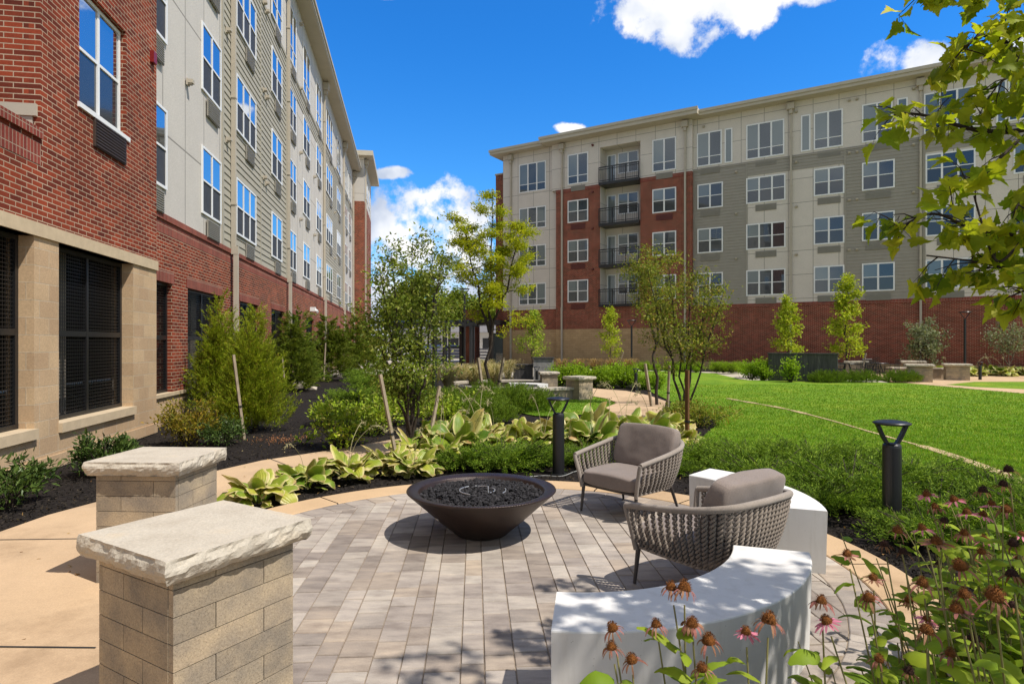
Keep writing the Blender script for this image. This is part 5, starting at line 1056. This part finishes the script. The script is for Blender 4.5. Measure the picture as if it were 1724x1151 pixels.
hl_=[(0,-2.55,6.25,.92,'hosta with cream-edged leaves just beyond the second stone pillar'),(1,-2.28,6.85,.85,'smaller hosta leaning over the path end, past the cream-edged one'),(2,-1.95,7.35,1.0,'lush hosta at the bend between path and dark mulch, near the leaning stake'),(0,-1.55,7.75,.95,'hosta hugging the foot of the square leaning stake'),(2,-1.2,7.6,.9,'hosta with withered brown lower leaves between the two bowl-side stakes'),
(1,-.72,8.6,1.1,'broad green hosta directly behind the fire bowl'),(0,-1.35,8.55,.9,'hosta at the foot of the dense small tree'),(2,-.25,9.0,.95,'hosta with dry brown edges, second behind the bowl'),(0,.1,9.35,.95,'hosta with bleached leaves midway behind the bowl junipers'),(2,.45,9.0,.9,'withered hosta behind the hosta-bed bollard'),(0,.8,9.5,1.05,'upright hosta immediately right of the hosta-bed bollard head'),(1,1.15,9.0,1.0,'green hosta between bollard and armchair cushion'),(2,1.5,9.5,.9,'yellow-edged hosta above the armchair cushion'),(0,1.85,9.2,.9,'hosta over the back of the facing armchair'),(1,2.2,9.8,1.0,'tall pale hosta near the straight tree trunk'),(0,2.55,9.4,.85,'last hosta before the brown stake'),(2,-.5,9.4,1.0,'hosta in the rear row beside the dense small tree'),(0,.35,9.75,1.0,'hosta in the rear row above the bowl'),(1,1.2,10.05,1.05,'hosta in the rear row below the green grass patch'),(2,1.9,10.5,1.1,'hosta in the rear row beside the path bend'),(0,2.6,10.6,1.05,'hosta in the rear row at the tree with arching branches'),(1,-1.0,9.15,1.0,'hosta in the rear row behind the dense tree trunk'),(2,-.95,8.15,.8,'small yellowed hosta beside the pale leaning stake')]
used=set()
for i,(k,x,y,s,l) in enumerate(hl_):
    if k in used: dup(hs_[k],(x,y,0),i*1.9,(s*1.14,s*1.14,s*1.38*random.uniform(.9,1.1)) if i>4 else s*1.02,label=l)
    else: used.add(k); place(hs_[k],(x,y,0),i*1.9,s*(1.0 if i<5 else 1.18)); hs_[k]['label']=l
for i,u in enumerate((1580,1596,1640,1655,1672,1690,1708,1735)):
    Y=30.8-(i%3)*.4; dup(hs_[i%3],((u-CU)*Y/F,Y,0),i*1.3,1.5,label=['distant hosta against the bushy silvery tree','distant hosta behind the lone stone pillar','distant hosta right of the far lamp post','distant hosta before the thin leaning stake','distant hosta with dry leaves under the thin stake','distant hosta below the rounded grey-twigged tree','distant hosta at the foot of the rounded grey-twigged tree','farthest hosta at the frame edge'][i],group='hostas of the far border')
# fallen dry leaves on the mulch
n=700; yy=RS.uniform(3.2,12,n); xx=RS.uniform(-1,1,n)*yy*.85; ok=(np.hypot(xx-PC[0],yy-PC[1])>RO+.02)&~inpoly(xx,yy,LAWNp)&(xx>-4.7-.165*yy)
m=MB(); m.leaves(np.c_[xx[ok],yy[ok],RS.uniform(.012,.035,ok.sum())],.04,.55,up=1.,spread=1.)
m.build('fallen_leaves',leafm('dry_leaf',[(.30,.18,.07),(.42,.30,.14),(.2,.1,.04),(.5,.42,.26)],.7,.1),kind='stuff',label='scattered dry brown leaves on the mulch',cat='leaves')
m=MB(); c=G(470,742); m.leaves(c+RS.normal(size=(260,3))*np.array([.25,.18,.008])+np.array([0,0,.025]),.05,.14,up=1.,spread=1.); m.build('pine_straw',leafm('rusty_needles',[(.28,.11,.05),(.38,.18,.09)],.8,.1),kind='stuff',label='patch of rusty dropped needles on the mulch before the large evergreen',cat='needles')
# pale rocks
for i,(u,v,s,l) in enumerate(((508,646,.28,'pale boulder in the bed below the dark bronzy conifer'),(522,650,.2,'smaller pale boulder beside the larger one below the conifer'))):
    g=G(u,v+6); t=MB(); V=ico*np.array([s*1.5,s,s*.55]); V=V+RS.normal(size=V.shape)*s*.08+np.array([g[0],g[1],s*.25]); t.add(V,icf); t.build('boulder',M['cap'],label=l,cat='rock')
# ------------------------------------------------------------------ coneflowers
M['cone']=simple('coneflower_cone',(.19,.068,.014),.8,.5,120,.9,300); M['cone_dk']=simple('coneflower_cone_dark',(.05,.022,.014),.85,.4,120,.9,300)
M['pet_pk']=leafm('pink_petal',[(.52,.14,.27),(.66,.24,.38),(.42,.12,.19)],.6,.3); M['pet_dr']=leafm('dried_petal',[(.26,.13,.09),(.42,.24,.16),(.16,.07,.045),(.36,.14,.14)],.7,.25); M['pet_br']=leafm('brown_petal',[(.12,.05,.03),(.20,.10,.05),(.08,.035,.022)],.8,.15)
M['cf_leaf']=leafm('coneflower_leaf',[(.11,.18,.015),(.18,.26,.02),(.27,.33,.03),(.08,.14,.012)],.45,.35); M['cf_stem']=simple('coneflower_stem',(.19,.17,.06),.6,.3,20)
def flower_head(par,c,d,s,style,rs):
    d=nrm(np.array(d,float)); a=nrm(np.cross(d,[.3,1,.2])); b=np.cross(d,a); m=MB()
    th_=np.linspace(0,PI*.5,6); an=np.linspace(0,2*PI,14,endpoint=False); R=.0155*s
    rings=[c+d*(math.sin(t)*R*1.35-.002)+(np.cos(an)[:,None]*a+np.sin(an)[:,None]*b)*max(math.cos(t),.02)*R for t in th_]; m.grid(np.array(rings),wrap=True)
    # seed spikes
    k=150; u=rs.uniform(0,1,k); t=np.arcsin(u); p=rs.uniform(0,2*PI,k); dirn=np.cos(t)[:,None]*(np.cos(p)[:,None]*a+np.sin(p)[:,None]*b)+np.sin(t)[:,None]*d*1.2
    q=c+d*(np.sin(t)*R*1.35)[:,None]+(np.cos(t)*R)[:,None]*(np.cos(p)[:,None]*a+np.sin(p)[:,None]*b); sd_=nrm(np.cross(dirn,d+.01))*.0011*s
    m.add(np.stack([q-sd_,q+sd_,q+nrm(dirn)*.0055*s],1).reshape(-1,3),np.arange(3*k).reshape(-1,3))
    hd=m.build('flower_head',M['cone' if style!='dark' else 'cone_dk'],par)
    pm=MB(); npt=rs.randint(11,16)
    for i in range(npt):
        if rs.rand()<.12: continue
        az=i*2*PI/npt+rs.uniform(-.2,.2); o=np.cos(az)*a+np.sin(az)*b; L=.036*s*rs.uniform(.7,1.15)*(.85 if style=='dark' else 1); dr={'pink':.25,'droop':1.25,'dry':1.2,'wide':.15,'dark':1.0}[style]+rs.uniform(-.25,.3)
        f=np.linspace(0,1,5); ang=-dr*f**.7-(.2 if style!='wide' else .1); w_=.0042*s*np.array([.6,1,1.05,.8,.3])*(.65 if style in('dry','dark') else 1.); x=np.cumsum(np.r_[0,np.cos(ang[:-1])*L/4]); z=np.cumsum(np.r_[0,np.sin(ang[:-1])*L/4])
        mid=c-d*.001+o*(R*.8+x)[:,None]+d*z[:,None]; side=nrm(np.cross(o,d)+rs.normal(size=3)*.35); pm.grid(np.stack([mid-side*w_[:,None],mid+side*w_[:,None]],1))
    if pm.V: pm.build('petals',M[{'pink':'pet_pk','droop':'pet_dr','dry':'pet_dr','wide':'pet_dr','dark':'pet_br'}[style]],hd)
def coneflower(label,root,heads,seed,nleaf=9,lz=(.1,.75),big=1.35):
    rs=np.random.RandomState(seed); t=thing('coneflower',label,'flower',(root[0],root[1],0),'coneflowers in the front bed'); st=MB(); lf=MB(); root=np.array([root[0],root[1],-.01])
    for (u,v,Y,s,style) in heads:
        c=P(u,v,Y); b=root+np.r_[rs.normal(size=2)*.035,0]; md=b*.45+c*.55+np.array([rs.normal()*.03,rs.normal()*.03,-.03]); cv=smooth_path([b,b*.8+md*.2+np.array([0,0,.12]),md,c],26)
        st.tube(cv[:-1],np.linspace(.0042,.0021,25),6,caps=False); d=nrm(cv[-1]-cv[-3])*.8+np.array([rs.normal()*.2,-.15+rs.normal()*.15,.5]); flower_head(t,c,d,s*.82,style,rs)
        for k in range(nleaf):
            f=lz[0]+(lz[1]-lz[0])*(k+rs.uniform(0,.9))/nleaf; p=cv[int(f*25)]; az=k*2.5+rs.uniform(-.6,.6); blade(lf,p,az,rs.uniform(.09,.15)*(1.35-f*.65)*big*.8,rs.uniform(.03,.046)*(1.3-f*.6)*big*.85,rs.uniform(.2,.9),rs.uniform(.8,1.9),.2,rs,7,3,.12)
    st.build('stem',M['cf_stem'],t,smooth=True); lf.build('leaves',M['cf_leaf'],t,smooth=True)
CF=[((.30,1.32),[(1032,1058,1.5,1.0,'dry'),(1030,1090,1.48,.95,'dry'),(1064,1111,1.45,1.0,'dry'),(1105,1052,1.5,.95,'dry')],'four withered coneflower heads at the near end of the dappled bench',10,(.3,.9)),
((.40,1.35),[(1130,990,1.52,1.05,'dry'),(1152,991,1.5,1.25,'dry'),(1165,1050,1.45,1.05,'droop'),(1193,1080,1.45,1.2,'dry'),(1182,1125,1.4,.9,'dry')],'tallest pair of withered coneflowers in front of the dappled bench',12,(.25,.85)),
((.53,1.33),[(1256,1064,1.5,.9,'pink'),(1294,1045,1.45,1.3,'dry')],'leaning thick-stemmed coneflower beside a small pink one, before the dappled bench',8,(.2,.7)),
((.80,1.45),[(1383,1013,1.62,1.05,'droop'),(1392,1046,1.6,1.05,'pink')],'pair of drooping pink coneflowers over the curb, next to the bench end',7,(.2,.8)),
((1.05,1.6),[(1426,934,1.85,1.0,'wide'),(1463,1007,1.7,1.15,'droop'),(1470,973,1.8,.9,'wide')],'three faded coneflowers over the tan curb',10,(.15,.85)),
((1.22,1.75),[(1511,894,1.95,1.15,'dry'),(1489,917,2.0,1.0,'dark'),(1521,930,1.9,1.0,'dark')],'dark withered coneflowers before the tall bollard base',11,(.15,.85)),
((1.30,1.5),[(1577,913,1.75,1.2,'wide'),(1553,983,1.6,1.1,'dry'),(1553,890,1.9,.95,'pink')],'broad faded coneflower above a small pink one beside the tall bollard',12,(.15,.85)),
((1.62,2.0),[(1561,833,2.3,1.15,'pink'),(1575,855,2.3,1.1,'droop'),(1589,877,2.2,1.0,'dark')],'flat pink coneflower closest to the tall bollard post',12,(.15,.85)),
((1.85,2.1),[(1607,842,2.4,1.2,'pink'),(1628,864,2.3,1.2,'pink'),(1623,898,2.2,1.1,'droop')],'bright pink coneflowers in the middle of the sunny clump',12,(.15,.85)),
((2.0,2.15),[(1655,867,2.4,1.15,'pink'),(1670,850,2.4,1.15,'pink'),(1657,908,2.3,1.1,'pink')],'bright magenta-pink coneflowers against the grass',12,(.15,.85)),
((1.75,1.85),[(1655,827,2.1,1.15,'dark'),(1689,816,2.1,1.1,'dark'),(1698,792,2.1,1.2,'dark')],'tallest dark seed heads at the frame edge, above the lawn strip',12,(.1,.75)),
((1.95,1.9),[(1694,859,2.1,1.2,'droop'),(1706,915,2.0,1.1,'dark'),(1653,929,2.05,1.0,'droop')],'reddish coneflowers beneath the tallest dark seed heads',13,(.1,.85)),
((1.25,1.25),[(1618,954,1.5,1.25,'dry'),(1624,1001,1.45,1.0,'dry'),(1611,1027,1.4,1.15,'wide')],'orange-coned withered coneflowers in the shaded corner clump',12,(.1,.8)),
((1.15,1.15),[(1674,1005,1.35,1.4,'dry'),(1704,969,1.45,1.1,'dark')],'largest leaning coneflower head in the shaded corner',12,(.1,.8)),
((.92,1.28),[(1560,1062,1.42,1.15,'dry'),(1560,1042,1.6,.8,'pink')],'low coneflower head with a tiny pink bloom behind it',12,(.1,.85)),
((1.6,1.6),[(1705,1020,1.7,1.0,'dark'),(1640,1075,1.6,1.0,'dark'),(1600,1100,1.5,.9,'droop')],'low dark coneflowers at the bottom corner of the bed',16,(.05,.9)),
((2.2,2.4),[(1720,900,2.6,1.0,'pink'),(1715,940,2.5,1.0,'droop'),(1640,945,2.5,.9,'droop')],'coneflowers behind the reddish ones at the frame edge',14,(.05,.9)),
((1.45,1.95),[(1590,990,2.1,.9,'dark'),(1530,1010,1.9,.9,'droop'),(1580,950,2.2,.9,'dark')],'half hidden coneflowers in the heart of the clump',15,(.05,.9)),
((1.0,1.4),[(1480,1110,1.55,.85,'droop'),(1530,1130,1.5,.9,'dark')],'low coneflowers leaning over the curb at the bottom of the bed',14,(.05,.95))]
for i,(r,hd,l,nl,lz) in enumerate(CF): coneflower(l,r,hd,700+i,int(nl*1.5),(max(lz[0],.35),.94) if i<5 else (.2,.93))
for i,(x,y,h,l) in enumerate(((1.35,1.75,.72,'leafy coneflower foliage in the middle of the shaded corner clump'),(1.75,2.3,.78,'leafy coneflower foliage under the bright pink blooms'),(2.25,2.75,.75,'leafy coneflower foliage at the frame edge before the junipers'),(1.15,1.35,.62,'leafy coneflower foliage nearest the camera at the curb'),(1.7,1.5,.70,'leafy coneflower foliage under the largest leaning head'),(.98,1.5,.62,'low leafy coneflower foliage spilling over the curb'),(1.5,1.95,.72,'leafy coneflower foliage behind the orange-coned heads'),(2.0,2.05,.78,'leafy coneflower foliage below the tallest dark seed heads'),(1.95,1.8,.72,'leafy coneflower foliage in the very corner of the bed'),(1.1,1.75,.6,'low leafy coneflower foliage beside the curb, under the three faded heads'))):
    rs=np.random.RandomState(900+i); t=thing('coneflower_foliage',l,'plant',(x,y,0),'leafy coneflower clumps'); st=MB(); lf=MB()
    for k in range(18):
        b=np.array([x+rs.normal()*.07,y+rs.normal()*.07,0]); e=b+np.array([rs.normal()*.15,rs.normal()*.15,h*rs.uniform(.75,1.15)]); c=smooth_path([b,(b+e)/2+rs.normal(size=3)*.02,e],16); st.tube(c,np.linspace(.004,.002,16),5,caps=False)
        for q in range(13): f=.25+.75*q/13; blade(lf,c[int(f*15)],q*2.4+k,rs.uniform(.10,.17)*(1.3-f*.6),rs.uniform(.032,.05)*(1.25-f*.5),rs.uniform(.2,.9),rs.uniform(.8,1.9),.2,rs,7,3,.12)
    st.build('stem',M['cf_stem'],t,smooth=True); lf.build('leaves',M['cf_leaf'],t,smooth=True)
# ------------------------------------------------------------------ maple branches overhead
MO=np.array([(0,0),(.06,.02),(.20,-.10),(.34,-.04),(.30,.10),(.46,.12),(.60,.30),(.44,.34),(.40,.46),(.30,.44),(.30,.60),(.16,.66),(.14,.82),(0,1.05)])
MO=np.vstack([MO,(MO[1:-1]*np.array([-1,1]))[::-1]])
LM['maple']=leafm('maple_leaf',[(.13,.19,.012),(.24,.29,.018),(.38,.38,.028),(.18,.24,.015),(.46,.43,.04),(.09,.15,.010)],.4,.55)
def maple_leaves(mb,C,D,size,rs):
    n=len(C); a=nrm(D+rs.normal(size=(n,3))*.38); nn=nrm(rs.normal(size=(n,3))*.75+np.array([0,-.2,.75])); s_=nrm(np.cross(a,nn)); nn=np.cross(s_,a); L=size*rs.uniform(.65,1.15,n)
    k=len(MO); cx=.42; V=C[:,None]+a[:,None]*(MO[None,:,1:2]*L[:,None,None])+s_[:,None]*(MO[None,:,0:1]*L[:,None,None])
    V+=nn[:,None]*(np.abs(MO[None,:,0:1])*.28-(MO[None,:,1:2]-.4)**2*.35)*L[:,None,None]
    ctr=C[:,None]+a[:,None]*(cx*L[:,None,None]); V=np.concatenate([V,ctr],1); i=np.arange(k); j=(i+1)%k; T=np.stack([i,j,np.full(k,k)],-1); mb.add(V.reshape(-1,3),(T[None]+(np.arange(n)*(k+1))[:,None,None]).reshape(-1,3))
rs=np.random.RandomState(77); MT=np.array([3.15,1.55,0]); mp=thing('maple_tree','young maple with lime-green lobed leaves whose branches hang into the upper corner of the view','tree',(MT[0],MT[1],0))
wd=MB(); lv=MB(); wd.tube([MT-np.array([0,0,.1]),MT+np.array([.02,.05,1.5]),MT+np.array([-.05,.1,3.2]),MT+np.array([0,.05,5.2])],[.06,.05,.035,.01],10)
def mspray(pts,r,nt_,nl,tw=.22,size=.074):
    c=smooth_path(pts,40); wd.tube(c,np.linspace(r,.003,40),6); C=[];D=[]
    for k in range(nt_):
        f=.22+.78*(k+rs.uniform(0,.9))/nt_; p=c[int(min(f,.99)*39)]; tg=nrm(c[min(int(f*39)+1,39)]-c[max(int(f*39)-1,0)]); d=nrm(tg*.7+rs.normal(size=3)*np.array([.5,.5,.5])+np.array([0,0,-.05])); L=tw*rs.uniform(.4,1.1); e=p+d*L
        wd.tube([p,(p+e)/2+np.array([0,0,.01]),e],[.003,.0022,.0012],4,caps=False)
        for q in range(nl):
            g=rs.uniform(.25,1.05); pp=p+(e-p)*g; dd=nrm(d*.5+rs.normal(size=3)*.55+np.array([0,0,-.55])); pe=pp+dd*rs.uniform(.02,.05); wd.tube([pp,pe],.0009,3,caps=False); C.append(pe); D.append(dd)
    maple_leaves(lv,np.array(C),np.array(D),size,rs)
B0=MT+np.array([-.02,.07,2.2]); B1=MT+np.array([0,.05,1.75]); B2=MT+np.array([0,.08,2.8])
mspray([B0,P(1900,160,2.3),P(1740,215,2.45),P(1650,220,2.45),P(1560,195,2.4),P(1500,190,2.35)],.016,20,4,.15)
mspray([P(1740,215,2.45),P(1690,260,2.4),P(1650,300,2.35),P(1620,300,2.35)],.007,7,4,.13)
mspray([P(1790,195,2.4),P(1720,330,2.3),P(1705,370,2.3)],.007,5,4,.13)
mspray([B1,P(1900,470,2.2),P(1724,402,2.3),P(1640,385,2.35),P(1570,360,2.3),P(1502,390,2.3)],.012,17,4,.15)
mspray([P(1724,402,2.3),P(1680,440,2.3),P(1655,380,2.3),P(1640,330,2.35)],.006,4,4,.12)
mspray([P(1850,460,2.3),P(1760,440,2.3),P(1700,450,2.35),P(1640,440,2.35),P(1560,430,2.35)],.007,11,5,.14)
mspray([P(1800,430,2.2),P(1740,480,2.25),P(1710,495,2.3)],.007,6,4,.12)
mspray([B2,P(1900,-60,2.3),P(1760,30,2.4),P(1700,70,2.45),P(1650,60,2.4),P(1625,85,2.4)],.014,19,5,.18)
mspray([P(1850,-80,2.3),P(1740,-50,2.4),P(1640,-25,2.4),P(1575,-32,2.35)],.01,15,5,.16)
mspray([P(1860,20,2.3),P(1770,110,2.4),P(1700,130,2.4),P(1670,150,2.4)],.009,12,5,.16)
# the rest of the crown, above and beside the view (it dapples the bench)
for k in range(19):
    a=rs.uniform(-PI*.95,PI*.35) if k%3 else rs.uniform(-PI,PI); zz=rs.uniform(2.1,4.9); L=rs.uniform(.7,1.35)*(1-.10*(zz-2.1)); e=MT+np.array([L*math.cos(a),L*math.sin(a)*.9,zz+rs.uniform(.1,.4)])
    if e[1]>.2 and (e[0]/max(e[1],.01)<.93) and (e[2]-H)/max(e[1],.01)<.62: continue
    s0=MT+np.array([0,.05,zz-.25]); mspray([s0,(s0+e)/2+np.array([0,0,.12]),e],.012,11,6,.34,.09)
for pts in ([(2.9,1.6,3.1),(2.5,1.75,3.25),(2.1,1.9,3.35)],[(2.9,1.5,2.9),(2.4,1.3,3.0),(1.9,1.35,3.05)],[(3.0,1.6,3.5),(2.6,2.3,3.7),(2.35,2.7,3.8)],[(3.0,1.5,2.7),(2.5,.9,2.85),(2.0,.7,2.9)],[(3.0,1.6,3.3),(2.3,1.5,3.55),(1.7,1.7,3.6)]):
    mspray([np.array(p) for p in pts],.01,15,6,.34,.09)
wd.build('trunk',M['bark'],mp,smooth=True); lv.build('crown',LM['maple'],mp)
# ------------------------------------------------------------------ camera, light, sky
cd=bpy.data.cameras.new('camera'); cam=bpy.data.objects.new('camera',cd); COL.objects.link(cam)
cam.location=(0,0,H); cam.rotation_euler=(PI/2,0,0); cd.sensor_width=36; cd.lens=36*F/1724; cd.clip_start=.05; cd.clip_end=3000
cd.shift_y=(HV-575.5)/1724; SC.camera=cam
EL=math.radians(57.5); sx,sy=.86,-.51
S=np.array([sx*math.cos(EL),sy*math.cos(EL),math.sin(EL)])
sd=bpy.data.lights.new('sun','SUN'); sd.energy=5.0; sd.angle=math.radians(.55); sd.color=(1,.945,.87)
so=bpy.data.objects.new('sun',sd); COL.objects.link(so); so.rotation_euler=Vector(S).to_track_quat('Z','Y').to_euler(); so.location=(20,-10,40)
w=bpy.data.worlds.new('World'); SC.world=w; w.use_nodes=True; nt=w.node_tree
for n in list(nt.nodes): nt.nodes.remove(n)
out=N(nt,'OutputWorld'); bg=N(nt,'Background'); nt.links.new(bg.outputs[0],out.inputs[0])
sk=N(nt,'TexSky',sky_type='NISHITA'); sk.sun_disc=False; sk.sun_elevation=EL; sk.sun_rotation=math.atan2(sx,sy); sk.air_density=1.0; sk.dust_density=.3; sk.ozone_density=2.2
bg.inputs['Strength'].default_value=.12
def mth(op,*a):
    n=N(nt,'Math',operation=op)
    for i,v in enumerate(a):
        if isinstance(v,(int,float)): n.inputs[i].default_value=v
        else: nt.links.new(v,n.inputs[i])
    return n.outputs[0]
tc=N(nt,'TexCoord'); sp=N(nt,'SeparateXYZ'); nt.links.new(tc.outputs['Generated'],sp.inputs[0]); X,Y_,Z_=sp.outputs
# deeper blue sky ahead; less blue out of view, for neutral fill light
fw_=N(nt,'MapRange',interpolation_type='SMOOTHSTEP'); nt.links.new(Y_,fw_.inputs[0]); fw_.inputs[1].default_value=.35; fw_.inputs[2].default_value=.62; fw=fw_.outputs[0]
zs=N(nt,'MapRange',interpolation_type='SMOOTHSTEP'); nt.links.new(Z_,zs.inputs[0]); zs.inputs[1].default_value=.08; zs.inputs[2].default_value=.48
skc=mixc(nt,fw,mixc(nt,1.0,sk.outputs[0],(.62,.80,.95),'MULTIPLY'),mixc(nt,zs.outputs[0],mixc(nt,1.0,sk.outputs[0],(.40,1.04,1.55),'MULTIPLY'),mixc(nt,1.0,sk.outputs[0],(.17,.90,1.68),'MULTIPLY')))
zc=mth('MAXIMUM',Z_,0.0)
# clouds: directions (horizontal, vertical slope) of the cumulus banks
yy=mth('MAXIMUM',Y_,.02); a_=mth('DIVIDE',X,yy); e_=mth('DIVIDE',Z_,yy)
nz=N(nt,'TexNoise'); nz.inputs['Scale'].default_value=5.5; nz.inputs['Detail'].default_value=9; nz.inputs['Roughness'].default_value=.56; nt.links.new(tc.outputs['Generated'],nz.inputs['Vector'])
nf=nz.outputs['Fac']
tot=None
for (u,v,ru,rv) in ((1120,12,120,72),(1190,-10,150,78),(1320,-28,130,40),(1515,108,82,48),(1570,135,80,50),(1700,90,70,40),(965,216,32,12),(655,292,44,12),(700,378,165,78),(790,345,95,50),(720,430,190,70),(640,385,110,78),(780,470,190,95),(640,500,180,120),(900,560,200,60),(655,-4,26,6),(560,420,100,60)):
    dx=mth('DIVIDE',mth('SUBTRACT',a_,(u-CU)/F),ru/F); dy=mth('DIVIDE',mth('SUBTRACT',e_,(HV-v)/F),rv/F)
    d=mth('SUBTRACT',1.0,mth('ADD',mth('MULTIPLY',dx,dx),mth('MULTIPLY',dy,dy)))
    tot=d if tot is None else mth('SMOOTH_MAX',tot,d,.35)
tot=mth('MAXIMUM',tot,-1.0)
nh=N(nt,'TexNoise'); nh.inputs['Scale'].default_value=19; nh.inputs['Detail'].default_value=8; nh.inputs['Roughness'].default_value=.6; nt.links.new(tc.outputs['Generated'],nh.inputs['Vector'])
den=mth('ADD',mth('ADD',tot,mth('MULTIPLY',mth('SUBTRACT',nf,.5),4.0)),mth('MULTIPLY',mth('SUBTRACT',nh.outputs['Fac'],.5),3.4))
front=N(nt,'MapRange',interpolation_type='SMOOTHSTEP'); nt.links.new(den,front.inputs[0]); front.inputs[1].default_value=.05; front.inputs[2].default_value=.75
isf=fw
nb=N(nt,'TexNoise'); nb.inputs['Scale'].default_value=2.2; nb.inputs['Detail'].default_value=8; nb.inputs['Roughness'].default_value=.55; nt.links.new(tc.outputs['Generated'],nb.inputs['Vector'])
fill_clouds=N(nt,'MapRange',interpolation_type='SMOOTHSTEP'); nt.links.new(nb.outputs['Fac'],fill_clouds.inputs[0]); fill_clouds.inputs[1].default_value=.44; fill_clouds.inputs[2].default_value=.60  # unseen cloud cover added outside the view as neutral fill light
fac=mth('ADD',mth('MULTIPLY',isf,front.outputs[0]),mth('MULTIPLY',mth('SUBTRACT',1.0,isf),mth('MULTIPLY',fill_clouds.outputs[0],.9)))
n2=N(nt,'TexNoise'); n2.inputs['Scale'].default_value=9; n2.inputs['Detail'].default_value=6; nt.links.new(tc.outputs['Generated'],n2.inputs['Vector'])
cr=ramp(nt,[(.38,(4.2,4.8,6.0)),(.50,(6.6,6.9,7.5)),(.60,(8.3,8.2,8.1))]); nt.links.new(n2.outputs['Fac'],cr.inputs[0])
fill_cloud_col=ramp(nt,[(.35,(5.2,5.2,5.2)),(.6,(8.4,8.2,7.8))]); nt.links.new(n2.outputs['Fac'],fill_cloud_col.inputs[0])  # bright warm tone of the added out-of-view fill clouds
fin=mixc(nt,fac,skc,mixc(nt,fw,fill_cloud_col.outputs[0],cr.outputs[0])); nt.links.new(fin,bg.inputs[0])
vs=SC.view_settings; vs.view_transform='Standard'; vs.look='None'; vs.gamma=1; vs.exposure=0.16; vs.use_curve_mapping=False
SC.render.film_transparent=False
try:
    SC.cycles.max_bounces=6; SC.cycles.diffuse_bounces=3; SC.cycles.glossy_bounces=3; SC.cycles.transmission_bounces=4; SC.cycles.transparent_max_bounces=6; SC.cycles.use_denoising=True; SC.cycles.caustics_reflective=False; SC.cycles.caustics_refractive=False
except Exception: pass
